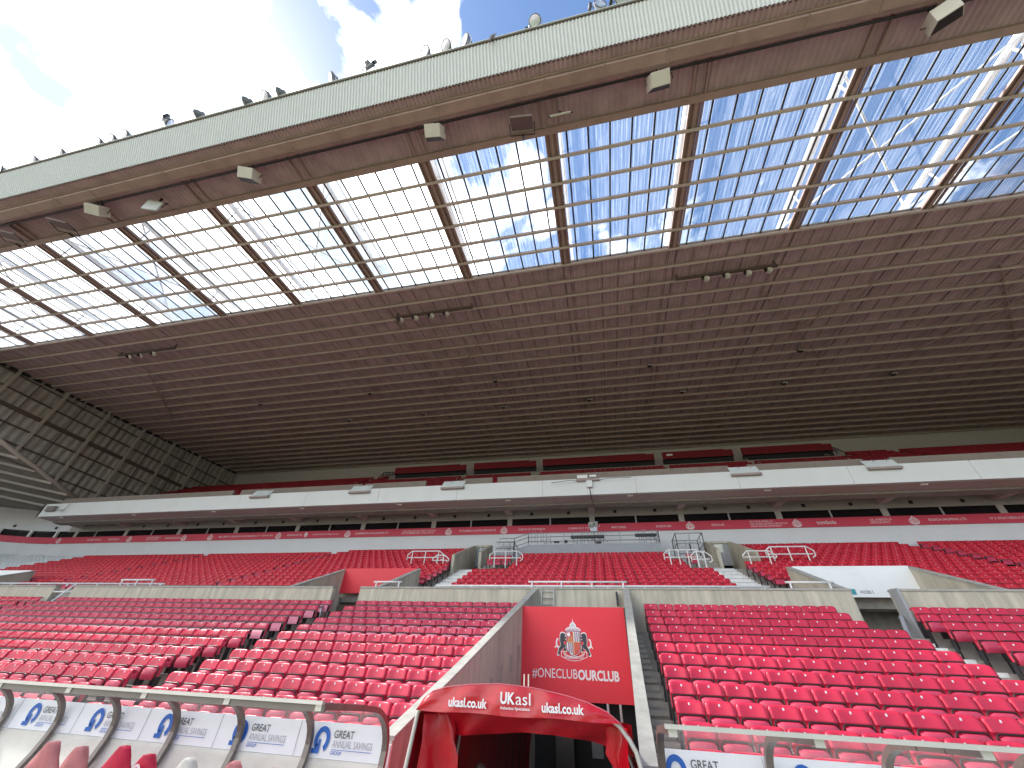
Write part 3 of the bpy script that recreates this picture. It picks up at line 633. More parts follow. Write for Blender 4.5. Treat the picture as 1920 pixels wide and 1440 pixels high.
stuff_seats('rear_terrace_seats', 'mass of red tip-up seats between the walkway and the white rear wall', ups, [REDU, REDP, RUBBER, WTXT])
stuff_seats('corner_seats', 'mass of white seats curving round the far left corner', whites, [WSEAT, WSEAT, LGREY, WSEAT], 1, False)
top = []
for j in range(14):
    y, z = 27.3+.76*j, 10.75+.50*j
    for x in np.arange(-50, 47, .48):
        if any(a < x < b for a, b in ((-24.6, -23.8), (-13.5, -12.9), (-5.9, -5.3), (6.2, 6.9), (13.5, 14.2), (26, 27))): continue
        if j > 10 and -23 < x < 22.5: continue
        top.append((x, y, z, 0))
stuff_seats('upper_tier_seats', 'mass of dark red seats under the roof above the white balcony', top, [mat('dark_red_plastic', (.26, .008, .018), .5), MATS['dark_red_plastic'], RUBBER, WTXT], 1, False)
# ------------------------------------------------------------------ red box rows at the back of the upper tier
for (a, b_, ds) in ((-22.2, -13.7, 'far left, beside the bare rear wall'), (-12.8, -5.9, 'second from the left, by the column'), (-5.2, 6.1, 'widest one, behind the concrete step'), (6.9, 13.4, 'with a small white plate'), (14.2, 21.9, 'rightmost, with a stepped end')):
    o = thing('raised_seating_box', 'red seating box under the roof, '+ds, 'seating box', 'red boxes at the back of the upper tier')
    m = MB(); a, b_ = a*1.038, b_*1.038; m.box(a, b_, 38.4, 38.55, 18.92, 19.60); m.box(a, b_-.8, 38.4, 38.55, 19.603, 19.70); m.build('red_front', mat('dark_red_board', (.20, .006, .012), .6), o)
    m = MB(); m.box(a, b_, 38.7, 38.8, 17.6, 18.95); m.box(a, b_, 38.42, 38.7, 18.90, 18.918); m.build('opening_shade', BLACK, o)  # black sheets paint the shadow below the red front
    if 'plate' in ds: m = MB(); m.box(a+.4, a+1.0, 38.36, 38.40, 19.25, 19.45); m.build('number_plate', WHITE, o)
# ------------------------------------------------------------------ tunnel walls and sign
def twall(side, label):
    o = thing('tunnel_wall', label, 'wall'); fx = xwl if side < 0 else xwr
    pts = [(16, 2.83), (9.5, .13), (7.0, -.72)] if side < 0 else [(16, 2.83), (9.3, .0), (7.0, -.80)]
    th = .17
    for nm, mt, extra, lo in (('wall_face', CONCS, 0, None), ('coping', COPE, .022, .0)):
        m = MB(); ring = []
        for y, z in pts:
            x = fx(y); a, b_ = (x-th, x) if side < 0 else (x, x+th)
            z1 = z if lo is None else z+.05; z0 = GROUND-1.5 if lo is None else z+.003
            ring.append([(a-extra, y, z0), (b_+extra, y, z0), (b_+extra, y, z1), (a-extra, y, z1), (a-extra, y, z0)])
        m.grid(ring); m.add(ring[0][:4], [(0, 1, 2, 3)]); m.add(ring[-1][:4], [(3, 2, 1, 0)]); m.build(nm, mt, o)
    # painted white end
    y = 6.98; x = fx(7.0)
    m = MB(); m.box(x-.17-.03 if side < 0 else x-.02, x+.02 if side < 0 else x+.2, y-.05, y+.0, GROUND, -.76 if side < 0 else -.9); m.build('white_end', WHITE, o)
    return o
twall(-1, 'board-marked concrete tunnel wall sloping down left of the red club sign'); twall(1, 'narrow concrete tunnel wall with patched coping, right of the red club sign')
sign = thing('club_sign', 'large red sign over the tunnel with club crest and ONECLUBOURCLUB slogan', 'sign')
SY = 14.0
m = MB(); m.box(xwl(SY)-.03, .50, SY, SY+.12, -.335, 1.985); m.build('sign_board', REDS, sign)
m = MB(); m.box(.503, xwr(SY)-.003, SY+.02, SY+.1, -.335, 1.985); m.build('edge_strip', DARKB, sign)
m = MB(); m.box(xwl(SY)+.02, .48, SY-.003, SY-.0005, .44, .446); m.build('board_seam', REDB, sign)
text('slogan', '#ONECLUB', WTXT, sign, -2.33, .150, SY-.006, 1.325, .245, .0, 'LEFT'); text('slogan', 'OURCLUB', WTXT, sign, -.99, .150, SY-.006, 1.157, .245, .035, 'LEFT')
def big_crest(parent, x, z, w_, y):
    c = MB(); mats_ = [WTXT, mat('crest_dark', (.035, .04, .05), .5), mat('crest_gold', (.66, .40, .16), .5), mat('crest_red', (.62, .03, .04), .5), mat('crest_purple', (.18, .06, .16), .5), mat('crest_pink', (.75, .45, .55), .5)]
    def poly(pts, d, mi, mirror=False):
        for sgn in ((1, -1) if mirror else (1,)):
            c.m = mi; pp = [(x+sgn*u*w_, z+v*w_) for u, v in pts]; c.prism(pp, lambda a, b, s: (a, s, b), y-d-.0015, y-d)
    rect = lambda a, b, p, q: [(a, p), (b, p), (b, q), (a, q)]
    # lions: white outline then dark body
    lion = [(.20, .20), (.23, .235), (.29, .25), (.335, .22), (.345, .16), (.35, .06), (.335, .0), (.345, -.05), (.385, -.10), (.40, -.16), (.42, -.20), (.405, -.235), (.355, -.225), (.375, -.19), (.34, -.15), (.30, -.11), (.27, -.10), (.245, -.06), (.25, -.14), (.21, -.16), (.185, -.13), (.215, -.09), (.20, -.03), (.25, .01), (.26, .06), (.20, .07), (.17, .05), (.17, .085), (.235, .11), (.18, .14), (.165, .17), (.235, .165)]
    cx_ = sum(p[0] for p in lion)/len(lion); cy_ = sum(p[1] for p in lion)/len(lion)
    poly([(cx_+(u-cx_)*1.17, cy_+(v-cy_)*1.10) for u, v in lion], .004, 0, True); poly(lion, .007, 1, True)
    poly([(.36, -.06), (.42, -.03), (.43, .05), (.40, .10), (.385, .13), (.44, .12), (.465, .04), (.46, -.03), (.50, -.07), (.485, -.09), (.45, -.06), (.39, -.10)], .004, 0, True)
    # scroll
    poly([(-.33, -.15), (-.26, -.15), (-.255, -.2), (-.12, -.255), (0, -.268), (.12, -.255), (.255, -.2), (.26, -.15), (.33, -.15), (.335, -.27), (.28, -.29), (.14, -.345), (0, -.36), (-.14, -.345), (-.28, -.29), (-.335, -.27)], .003, 0)
    poly([(-.315, -.165), (-.272, -.165), (-.265, -.215), (-.12, -.27), (0, -.283), (.12, -.27), (.265, -.215), (.272, -.165), (.315, -.165), (.32, -.26), (.27, -.28), (.135, -.333), (0, -.347), (-.135, -.333), (-.27, -.28), (-.32, -.26)], .006, 3)
    poly([(-.26, -.155), (-.2, -.18), (-.19, -.215), (-.25, -.19)], .009, 2, True)
    # shield
    sh = [(-.165, .28), (.165, .28), (.175, .27), (.175, -.09), (.14, -.17), (.07, -.225), (0, -.255), (-.07, -.225), (-.14, -.17), (-.175, -.09), (-.175, .27)]
    poly([(u*1.09, v*1.06) for u, v in sh], .008, 1); poly(sh, .010, 0)
    poly(rect(-.165, -.005, .06, .272), .013, 3); poly(rect(-.17, .17, .035, .06), .015, 2); poly(rect(-.012, .008, -.24, .272), .014, 2)
    for i in range(3): poly(rect(.035+.052*i, .06+.052*i, .06, .27), .013, 4)
    for i in range(2): poly(rect(-.135+.052*i, -.108+.052*i, -.19+.0*i, .035), .013, 4)
    poly(rect(-.035, -.012, -.235, .035), .013, 4)
    poly([(.012, .035), (.168, .035), (.168, -.09), (.13, -.165), (.07, -.215), (.012, -.24)], .013, 3)
    for i in range(5): poly(rect(.03+.027*i, .036+.027*i, -.2+.025*i, .0), .015, 2)
    poly(rect(.02, .16, -.005, .003), .016, 2)
    poly([(-.115+.045*math.cos(a), .215+.045*math.sin(a)) for a in np.linspace(0, 6.28, 13)[:-1]], .016, 0)
    for i in range(3): poly(rect(-.135+.04*i, -.113+.04*i, .065, .155+.015*i), .016, 2)
    # crown and ship above
    poly([(-.19, .285), (.19, .285), (.21, .32), (.15, .37), (.085, .385), (.085, .43), (.045, .48), (.012, .50), (0, .585), (-.012, .50), (-.045, .48), (-.085, .43), (-.085, .385), (-.15, .37), (-.21, .32)], .004, 0)
    poly([(-.175, .295), (.175, .295), (.19, .32), (.14, .355), (.06, .33), (-.06, .33), (-.14, .355), (-.19, .32)], .007, 5)
    for u, v in ((-.06, .36), (0, .36), (.06, .36), (-.04, .41), (.04, .41), (-.09, .33), (.09, .33), (0, .43), (-.02, .325), (.03, .33)): poly([(u-.014, v), (u, v-.018), (u+.014, v), (u, v+.012)], .008, 1)
    for u in (-.035, .0, .035): poly(rect(u-.006, u+.006, .44, .47), .008, 5)
    o = c.build('crest', mats_, parent)
    text('crest_motto', 'SUNDERLAND A.F.C', WTXT, parent, x, z-.315*w_, y-.012, .50*w_, .065*w_, .02, fn=lambda a, b_, q: (a, b_, q+.3*((a-x)**2)/w_))
    return o
big_crest(sign, -1.078, 1.0, 1.15, SY)
# tunnel interior
tun = thing('tunnel_passage', 'dark players\' tunnel mouth running back under the stand', 'tunnel')
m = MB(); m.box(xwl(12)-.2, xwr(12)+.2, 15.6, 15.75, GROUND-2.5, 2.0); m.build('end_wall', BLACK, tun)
m = MB(); m.box(-3.6, .6, 5.0, 15.7, GROUND-.9, GROUND-.8); m.build('tunnel_floor', CONCD, tun)
m = MB(); m.box(-1.75, -1.25, 14.6, 14.7, GROUND-.8, -.35); m.build('door_leaf', mat('dim_grey_door', (.14, .13, .12), .6), tun)
m = MB(); m.box(-.75, -.45, 14.5, 14.52, -1.5, -.9); m.build('wall_notice', mat('dim_notice', (.3, .3, .3), .6), tun)
m = MB()
for x in (-3.0, -2.4, -.2, .1): m.tube([(x, 12.5, GROUND-.8), (x, 12.5, -.3)], .03, 6)
m.build('pole', GALV, tun)
# ------------------------------------------------------------------ extending tunnel canopy
can = thing('tunnel_canopy', 'red vinyl extending tunnel canopy with white sponsor lettering on its valance', 'canopy')
ARCH = [(-2.34, -2.1), (-2.30, -.77), (-2.27, -.5), (-2.25, -.28), (-2.18, -.18), (-2.08, -.11), (-1.92, -.07), (-1.65, -.035), (-1.28, -.015), (-.9, -.035), (-.54, -.085), (-.3, -.135), (-.10, -.205), (.02, -.285), (.10, -.38), (.155, -.5), (.19, -.65), (.21, -1.0), (.22, -2.1)]
def arch(y, sc=1., sag=0, drop=0):
    cx_ = -1.05; return [(cx_+(x-cx_)*sc, y, (z if z < -1.9 else z*1.-drop)-(0 if z < -1.9 else sag*(1-((x-cx_)/1.25)**2))) for x, z in ARCH]
def fine(pts, n=5):
    out = []
    for a, b_ in zip(pts, pts[1:]):
        for i in range(n): out.append(tuple(Vector(a).lerp(Vector(b_), i/n)))
    return out+[pts[-1]]
m = MB(); rows = []
for i in range(46):
    y = 5.5+i*.18; puff = .05*math.sin(math.pi*((i % 4)/4)); pts = fine(arch(y, 1.0-.0*i, puff*.8, .012*i))
    rows.append([(x+.012*math.sin(9*x+1.7*i)*min(1, i), yy, z+.014*math.sin(11*x+2.1*i+3*z)*min(1, i)) for x, yy, z in pts])
m.grid(rows); m.build('fabric_cover', REDV, can, smooth=True)
m = MB(); rows = []
NV = 60
top_ = fine(arch(5.46), 6)
tp = [p for p in top_ if p[2] > -.31]
rows = [[], [], [], [], []]
for (x, y, z) in tp:
    zb = -.285+.006*math.sin(7*x)
    for r_ in range(5):
        q = r_/4; zz_ = z*(1-q)+min(zb, z)*q
        rows[r_].append((x, 5.46-.035*q+.020*math.sin(13*x+4*q)*math.sin(math.pi*q)-.05*abs(math.sin(8.3*x+1.1*math.sin(5*x)))*max(0, .75-q)*q*2, zz_))
m.grid(rows); m.build('valance', REDV, can, smooth=True)
m = MB(); m.tube([(x, 5.462, z+.004) for x, y, z in arch(5.45)[3:15]], .007, 6); m.build('piping', mat('pink_piping', (.62, .12, .16), .5), can, smooth=True)
m = MB(); m.tube([(x, 5.49, z-.03 if z > -.4 else z) for x, y, z in arch(5.49)], .024, 8); m.build('front_hoop', ALU, can, smooth=True)
for i, y in enumerate((6.3, 7.1)):
    m = MB(); m.tube([(-1.05+(x+1.05)*.965, y, z-.17 if z > -1.9 else z) for x, yy, z in arch(y)], .022, 8); m.build('inner_hoop', GALV, can, smooth=True)
# sagging inner drape behind the valance
m = MB(); rows = []
for q in np.linspace(0, 1, 9):
    r_ = []
    for x in np.linspace(-2.24, .14, 41):
        u = (x+1.05)/1.2; zt = -.20-.10*u*u; zl = -.42-.04*math.cos(2.4*u+.9)-.20*max(0, u)**1.6-.10*max(0, -u)**1.5
        r_.append((x, 5.60+.30*q+.07*math.sin(6*x+3*q)*q+.03*math.sin(15*x+6*q)*q, zt*(1-q)+zl*q))
    rows.append(r_)
m.grid(rows); m.build('inner_drape', REDV, can, smooth=True)
for s, xx in ((-1, -2.17), (1, .08)):
    m = MB(); rows = []
    for z in np.linspace(-.32, -2.05, 16):
        rows.append([(xx-s*(.33 if s < 0 else .20)*q-(.05*math.sin(9*z+5*q)+.03*math.sin(19*z))*q+(.012*s*math.sin(14*z)), 5.56+.22*q+.05*math.sin(3*z+7*q), z) for q in np.linspace(0, 1, 8)])
    m.grid(rows); m.build('side_curtain', REDV, can, smooth=True)
vy = 5.385
for x, s in ((-1.63, 'ukasl.co.uk'), (-.565, 'ukasl.co.uk')): text('web_address', s, WTXT, can, x, -.235, vy, .45, .085, .028, fn=lambda a, b_, q: (a, b_, q+.0))
text('sponsor_name', 'UK', WTXT, can, -1.255, -.185, vy, .165, .105, .035, 'LEFT'); text('sponsor_name', 'asl', WTXT, can, -1.08, -.185, vy, .165, .105, .0, 'LEFT')
text('sponsor_line', 'Asbestos Specialists', WTXT, can, -1.255, -.237, vy, .335, .033, .012, 'LEFT')
m = MB()
for x in (-1.005, -.955): m.box(x-.006, x+.006, 5.47, 5.49, -.02, .09)
m.build('canopy_prong', mat('cream_tube', (.75, .68, .55), .5), can)
# ------------------------------------------------------------------ person, only the crown of the head reaches into the picture
def skin_body(name, verts, edges, radii, mt, parent=None, sub=2):
    me = bpy.data.meshes.new(name); me.from_pydata(verts, edges, []); o = bpy.data.objects.new(name, me); C.objects.link(o)
    sk = o.modifiers.new('skin', 'SKIN'); sk.use_smooth_shade = True
    for v, r_ in zip(me.skin_vertices[0].data, radii): v.radius = (r_, r_) if not isinstance(r_, tuple) else r_
    me.skin_vertices[0].data[0].use_root = True
    if sub: o.modifiers.new('sub', 'SUBSURF').levels = sub; o.modifiers['sub'].render_levels = sub
    me.materials.append(mt)
    if parent: o.parent = parent
    return o
per = thing('person', 'grey-haired person in dark clothes standing inside the red tunnel canopy', 'person', None, (-1.86, 7.0, -2.62))
SKIN = mat('skin', (.50, .30, .23), .55); CLOTH = mat('dark_clothing', (.03, .03, .04), .8)
bv = [(0, 0, .95), (0, 0, 1.12), (0, .01, 1.32), (0, .0, 1.44), (0, -.01, 1.52), (0, -.03, 1.62), (.16, 0, 1.42), (.21, .02, 1.14), (.22, -.08, .90), (.22, -.12, .80), (-.16, 0, 1.42), (-.21, .02, 1.14), (-.22, -.08, .90), (-.22, -.12, .80),
      (.09, 0, .88), (.10, -.02, .50), (.10, .02, .09), (.11, -.14, .04), (-.09, 0, .88), (-.10, -.02, .50), (-.10, .02, .09), (-.11, -.14, .04)]
be = [(0, 1), (1, 2), (2, 3), (3, 4), (4, 5), (3, 6), (6, 7), (7, 8), (8, 9), (3, 10), (10, 11), (11, 12), (12, 13), (0, 14), (14, 15), (15, 16), (16, 17), (0, 18), (18, 19), (19, 20), (20, 21)]
br = [(.15, .11), (.14, .10), (.16, .11), (.11, .08), .055, .07, .06, .045, .034, .03, .06, .045, .034, .03, .085, .06, .042, .035, .085, .06, .042, .035]
skin_body('body', bv, be, br, CLOTH, per)
def blob_obj(name, c, r_, mt, parent, n=16, fn=None):
    m = MB(); rows = []
    for i in range(n//2+1):
        a = math.pi*i/(n//2); rows.append([((c[0]+r_[0]*math.sin(a)*math.cos(b_)), c[1]+r_[1]*math.sin(a)*math.sin(b_), c[2]+r_[2]*math.cos(a)) for b_ in np.linspace(0, 2*math.pi, n+1)])
    if fn: rows = [[fn(*p) for p in r2] for r2 in rows]
    m.grid(rows); return m.build(name, mt, parent, smooth=True)
def face(x, y, z):
    if y < 0 and -.03 < z-1.63 < .01 and abs(x) < .02: y -= .022*(1-abs(x)/.02)
    return x, y, z
blob_obj('head', (0, -.03, 1.63), (.078, .098, .118), SKIN, per, 24, face)
HAIR = mat('grey_hair', (.20, .16, .14), .8, vary=.5, scale=60)
hb = blob_obj('hair', (0, -.015, 1.66), (.086, .105, .102), HAIR, per, 24, lambda x, y, z: (x+.004*math.sin(90*y+40*z), y+.004*math.sin(80*x), z if z > 1.6 or y > 0 else 1.66))
for s in (-1, 1):
    blob_obj('ear', (s*.08, -.02, 1.625), (.014, .022, .032), SKIN, per, 8); blob_obj('eye', (s*.03, -.118, 1.64), (.012, .008, .009), WTXT, per, 8)
# ------------------------------------------------------------------ dugouts
def dprof():
    pts = [(4.40, -.255), (4.8, -.272), (5.2, -.29), (5.42, -.305)]
    for a in np.linspace(8, 90, 9): pts.append((5.45+.58*math.sin(rad(a)), -.72+.41*math.cos(rad(a))))
    pts += [(6.02, -.85), (5.96, -1.05), (5.84, -1.3), (5.66, -1.6), (5.3, -2.1)]; return pts
DP = dprof()
def logo(parent, x, z, y, s):
    m = MB(); pts = []
    for a in np.linspace(rad(-58), rad(225), 26): pts.append((math.cos(a), math.sin(a)*1.2))
    outer = [(x+.105*s*u, z+.105*s*v) for u, v in pts]; inner = [(x+.055*s*u, z+.06*s*v) for u, v in reversed(pts)]
    m.m = 0
    n = len(pts)
    m.add([(a, y, b_) for a, b_ in outer]+[(a, y, b_) for a, b_ in reversed(inner)], [(i, i+1, n+i+1, n+i) for i in range(n-1)])
    m.add([(x-.118*s, y, z-.13*s), (x-.012*s, y, z-.13*s), (x-.012*s, y, z-.0*s), (x-.04*s, y, z-.0*s), (x-.04*s, y, z-.045*s), (x-.07*s, y, z-.045*s), (x-.07*s, y, z-.085*s), (x-.118*s, y, z-.085*s)], [tuple(range(8))])
    return m.build('arc_logo', BLUE, parent)
def dugout(x0, n, sgn, label, logos):
    SB = 6.075; q_ = SB/5.95; logos = [l*q_ for l in logos]
    o = thing('dugout', label, 'dugout', 'team dugouts beside the tunnel')
    xs = [x0+sgn*1.06*i for i in range(n)]; xe = xs[-1]; xa, xb = min(x0, xe), max(x0, xe)
    rail0 = x0-sgn*.06
    m = MB(); m.box(min(rail0, xe), max(rail0, xe), 4.34, 4.39, -.240, -.210); m.build('front_rail', ALU, o)
    if sgn < 0: m = MB(); m.box(min(rail0, xe), max(rail0, xe), 4.395, 4.43, -.295, -.2405); m.build('roof_edge', BRONZE, o)
    for x in xs:
        m = MB()
        for (a, b_) in zip(DP, DP[1:]):
            m.bar((x, a[0], a[1]), (x, b_[0]+(b_[0]-a[0])*.03, b_[1]+(b_[1]-a[1])*.03), .07, .055, (0, 0, 1))
        rb = m.build('rib', BRONZE, o)
        m = MB(); m.box(x-.034, x+.034, 4.385, 4.47, -.29, -.235); m.build('rib_clip', ALU, rb)
    m = MB(); m.grid([[(x, y-.0+.02*(1 if z < -.5 else 0), z+.03) for x in np.linspace(xa, xb, n)] for y, z in DP[:10]]); m.build('clear_roof', ACRY, o, smooth=True)
    m = MB(); m.grid([[(x, y, z) for x in (xa+.02, xb-.02)] for y, z in ((SB+.005, -.845), (SB, -.5))]); m.grid([[(x, y, z) for x in (xa+.02, xb-.02)] for y, z in ((SB+.03, -.5), (SB+.035, -.845))])
    m.build('sign_board', SIGNW, o)
    m = MB(); m.grid([[(x, y, z) for x in (xa, xb)] for y, z in ((SB+.03, -.848), (SB-.01, -.85), (6.06, -.90), (6.01, -1.07), (5.89, -1.32), (5.71, -1.62), (5.5, -1.9), (5.4, -2.1))]); m.build('back_moulding', CREAM, o, smooth=True)
    for lx in logos:
        logo(o, lx, -.668, SB-.010, 1.02)
        text('sign_word', 'GREAT', DGREY, o, lx+.155, -.645, SB-.008, .28, .075, .005, 'LEFT'); text('sign_words', 'ANNUAL SAVINGS', LGREY, o, lx+.155, -.735, SB-.008, .56, .07, .0, 'LEFT')
        mm = MB(); mm.box(lx+.155, lx+.715, SB-.010, SB-.007, -.757, -.752); mm.build('sign_rule', BLUE, o)
        text('sign_word', 'GROUP', BLUE, o, lx+.155, -.80, SB-.008, .15, .034, .006, 'LEFT')
    for lx in logos: mm = MB(); mm.box(lx+.88, lx+.884, SB-.007, SB-.003, -.84, -.5); mm.build('sign_seam', LGREY, o)
    return o
dugout(-2.83, 9, -1, 'left team dugout with clear curved roof, brown ribs and white sponsor signs', [-3.66-1.22*i for i in range(6)])
dugout(.43, 8, 1, 'right team dugout with clear curved roof, only its top edge in view', [.56+1.22*i for i in range(5)])
# dugout seats under covers
def dseat(x, mt, top, label, emblem=None, w_=.26, lean=.0):
    o = thing('padded_chair', label, 'chair', 'padded seats in the left dugout', (x, 5.5, 0))
    m = MB(); rows = []
    prof = [(0, .05), (.03, .09), (.08, .13), (.15, .165), (.24, w_*.85), (.33, w_), (.45, w_+.02), (.6, w_+.03), (.75, w_+.03), (.95, w_+.02), (1.15, w_)]
    for d, hw in prof:
        z = top-d; yb = -.05+.10*d
        rows.append([(hw*math.cos(a)+lean*(1-d)*.3+.012*math.sin(22*z+3*a), yb-.085*math.sin(a)*(1 if math.sin(a) > 0 else .6)-.02*math.sin(17*z+4*a)*(.5 if d > .1 else 0), z) for a in np.linspace(0, 2*math.pi, 19)])
    m.grid([[(lean*.3, -.05, top+.008)]*19]+rows); m.build('backrest', mt, o, smooth=True)
    m = MB(); m.box(-.24, .24, -.45, .0, -1.72, -1.58); m.build('cushion', mt, o, bevel=.03)
    m = MB(); m.box(-.2, .2, -.3, .05, GROUND, -1.72); m.build('pedestal', BLACK, o)
    if emblem:
        m = MB(); c = [(.07*math.cos(a), .10*math.sin(a)) for a in np.linspace(0, 6.28, 17)]; ci = [(u*.62, v*.7) for u, v in c]
        m.add([(u, -.165, top-.17+v) for u, v in c]+[(u, -.165, top-.17+v) for u, v in ci], [(i, i+1, 17+i+1, 17+i) for i in range(16)]); m.build('emblem', emblem, o)
for x, mt, tp_, lb, em, wd, ln in ((-7.25, PINKC, -.84, 'dugout seat under a draped faded pink cover with a white corner, leftmost one', None, .3, .25), (-6.72, PINKC, -.86, 'dugout seat under a smooth faded pink cover, between draped pink and crimson ones', None, .26, .1),
                           (-6.08, REDC, -.815, 'dugout seat under a pointed crimson cover', None, .28, .15), (-5.62, REDC, -.865, 'crimson dugout seat with a pale emblem on its headrest', PINKT, .22, .0), (-5.02, CREAM, -.86, 'bare cream dugout seat with rounded headrest', None, .2, 0), (-4.42, PINKC, -.85, 'dugout seat under a faded pink cover, right of the bare cream seat', None, .24, .1), (-3.86, PINKC, -.875, 'low faded pink dugout seat nearest the tunnel, only its top showing', None, .2, 0)):
    dseat(x, mt, tp_, lb, em, wd, ln)
# ------------------------------------------------------------------ floodlights on the roof edge
FL = [(-33.73, 23.52, -.7, 0), (-31.21, 23.7, -.6, -.3), (-29.15, 23.76, -.5, -.3), (-26.22, 23.72, -.8, -.25), (-25.26, 23.75, -.8, -.25), (-24.43, 23.92, -.8, -.25), (-21.31, 23.87, 2.5, -.3), (-19.24, 23.74, -1.5, .1), (-16.12, 23.67, -1.5, .2), (-15.13, 24.01, -.5, -.4), (-14.1, 23.69, -1.45, .15), (-11.21, 24.04, -.95, -.1), (-9.02, 23.96, 2.9, .1), (-6.1, 24.16, -.5, -.15), (-5.03, 24.21, -.5, -.3), (-4.07, 24.35, -.8, .1), (-.69, 24.29, -.2, -.4), (2.25, 24.14, .35, .15), (3.17, 24.03, .3, -.5)]
def floodlight():
    o = bpy.data.objects.new('floodlight', None); o.empty_display_size = .2
    ax = (0, -1, 0)
    m = MB(); m.lathe((0, 0, 0), ax, [(-.24, .001), (-.24, .09), (-.14, .12), (-.08, .19), (.02, .235), (.045, .235), (.045, .20)], 20); m.build('housing', LAMPB, o, smooth=True)
    m = MB(); m.lathe((0, 0, 0), ax, [(.04, .205), (.055, .12), (.06, .001)], 20); m.build('lens', LENS, o, smooth=True)
    m = MB(); m.tube([(-.25, .02, 0), (-.25, .06, -.33), (.25, .06, -.33), (.25, .02, 0)], .016, 6); m.build('bracket', GALV, o)
    m = MB(); m.box(-.40, -.30, -.02, .10, -.30, -.02); m.tube([(-.3, .05, -.1), (-.2, .1, -.05)], .015, 6); m.build('ballast_box', BLACK, o)
    return o
fproto = floodlight(); ftree = tree_of(fproto)
fdesc = ['cut off at the left picture edge', 'second from the left, lens up', 'third from the left, alone', 'first of the close trio', 'middle of the close trio', 'last of the close trio', 'turned away, pale back showing', 'edge-on, left of the tight group', 'edge-on, first of the tight group', 'lens showing, middle of the tight group', 'edge-on, last of the tight group', 'alone, lens tilted left', 'dark back and black box showing', 'upright lens, first of the three near the cloth', 'tilted lens, middle of the three near the cloth', 'turned left, last of the three near the cloth', 'alone above the broken cloth, lens skyward', 'large round lens by the top picture edge', 'rightmost, cut by the top picture edge']
for i, (x, z, yw_, tl) in enumerate(FL):
    o = fproto if i == 0 else copy_tree(fproto, ftree)
    if i == 0: C.objects.link(o)
    y = 3.34; f = y/3.65; o.scale = (1.15,)*3; o.location = (x*f, y, z*f-.02); o.rotation_euler = (.5-tl if abs(yw_) < 1.2 else .15, 0, yw_ if abs(yw_) > 1.2 or x > -20 else -.15+yw_*.15)
    tag(o, 'round floodlight on the roof edge, '+fdesc[i], 'floodlight', 'round floodlights along the roof edge')
m = MB(); m.tube([(-2.55, 3.36, 20.95), (-2.5, 3.33, 21.2), (-2.42, 3.32, 21.45), (-2.33, 3.32, 21.62), (-2.3, 3.32, 21.8)], [.03, .06, .075, .03, .02], 6); m.tube([(-2.42, 3.32, 21.45), (-2.36, 3.3, 21.66)], [.05, .02], 5)
tag(m.build('torn_cloth', mat('grey_rag', (.22, .20, .20), .9, vary=.3, scale=12)), 'small torn grey cloth caught on the fascia edge', 'cloth')
# ------------------------------------------------------------------ loudspeakers and cable pipe under the roof edge
pipe = MB(); pipe.tube([(XL+1, 5.42, ZR(5.4)-.18), (XR, 5.42, ZR(5.4)-.18)], .055, 8); tag(pipe.build('cable_pipe', BLACK, smooth=True), 'long black cable pipe hung beneath the front edge of the roof', 'pipe')
def speaker():
    o = bpy.data.objects.new('loudspeaker', None); o.empty_display_size = .2
    R_ = Matrix.Rotation(rad(56), 4, 'X')
    def f(p): v = R_ @ Vector(p); return tuple(v)
    # tapered cabinet: local -Y is the white back, +Y/-Z the black grille
    m = MB(); w1, w2 = .34, .46
    vs_ = [(-w1, -.28, -.27), (w1, -.28, -.27), (w1, -.28, .25), (-w1, -.28, .25), (-w2, .30, -.27), (w2, .30, -.27), (w2, .30, .25), (-w2, .30, .25)]
    m.add([f(v) for v in vs_], [(0, 1, 2, 3), (7, 6, 5, 4), (0, 4, 5, 1), (1, 5, 6, 2), (2, 6, 7, 3), (3, 7, 4, 0)]); m.build('cabinet', mat('cream_cabinet', (.60, .56, .50), .5, vary=.05), o, bevel=.012)
    m = MB(); m.add([f(v) for v in [(-w1+.03, -.24, -.285), (w1-.03, -.24, -.285), (w2-.04, .27, -.285), (-w2+.04, .27, -.285), (-w1+.03, -.24, -.265), (w1-.03, -.24, -.265), (w2-.04, .27, -.265), (-w2+.04, .27, -.265)]], [(0, 1, 2, 3), (4, 7, 6, 5), (0, 4, 5, 1), (1, 5, 6, 2), (2, 6, 7, 3), (3, 7, 4, 0)]); m.build('grille', BLACK, o)
    m = MB(); m.tube([(-.5, .05, .0), (-.5, .0, .35), (.5, .0, .35), (.5, .05, 0)], .02, 6); m.tube([(0, 0, .35), (0, -.05, .75)], .025, 6); m.tube([(0, -.05, .55), (-.05, -.5, .72), (-.12, -.62, .95), (-.06, -.66, 1.02)], .03, 6); m.lathe((-.06, -.64, .98), (0, -1, .3), [(0, .001), (0, .09), (.05, .09), (.05, .001)], 12); m.build('hanging_bracket', BLACK, o)
    return o
sp_ = speaker(); st_ = tree_of(sp_)
SPK = [(-24.81, .5), (-15.19, .35), (-5.51, .12), (4.03, -.06), (13.54, -.5)]
sdesc = ['left of the pale square lamp', 'right of the pale square lamp', 'left of the brown panel lamp', 'right of the open-framed lamp', 'nearest the top right picture corner']
for i, (x, rz) in enumerate(SPK):
    o = sp_ if i == 0 else copy_tree(sp_, st_)
    if i == 0: C.objects.link(o)
    o.location = (x, 5.55, 19.2-.08); o.rotation_euler = (rad((0, -14, 0, 4, -30)[i]), 0, rz); tag(o, 'cream box loudspeaker hung under the roof edge, '+sdesc[i], 'loudspeaker', 'loudspeakers under the roof edge')
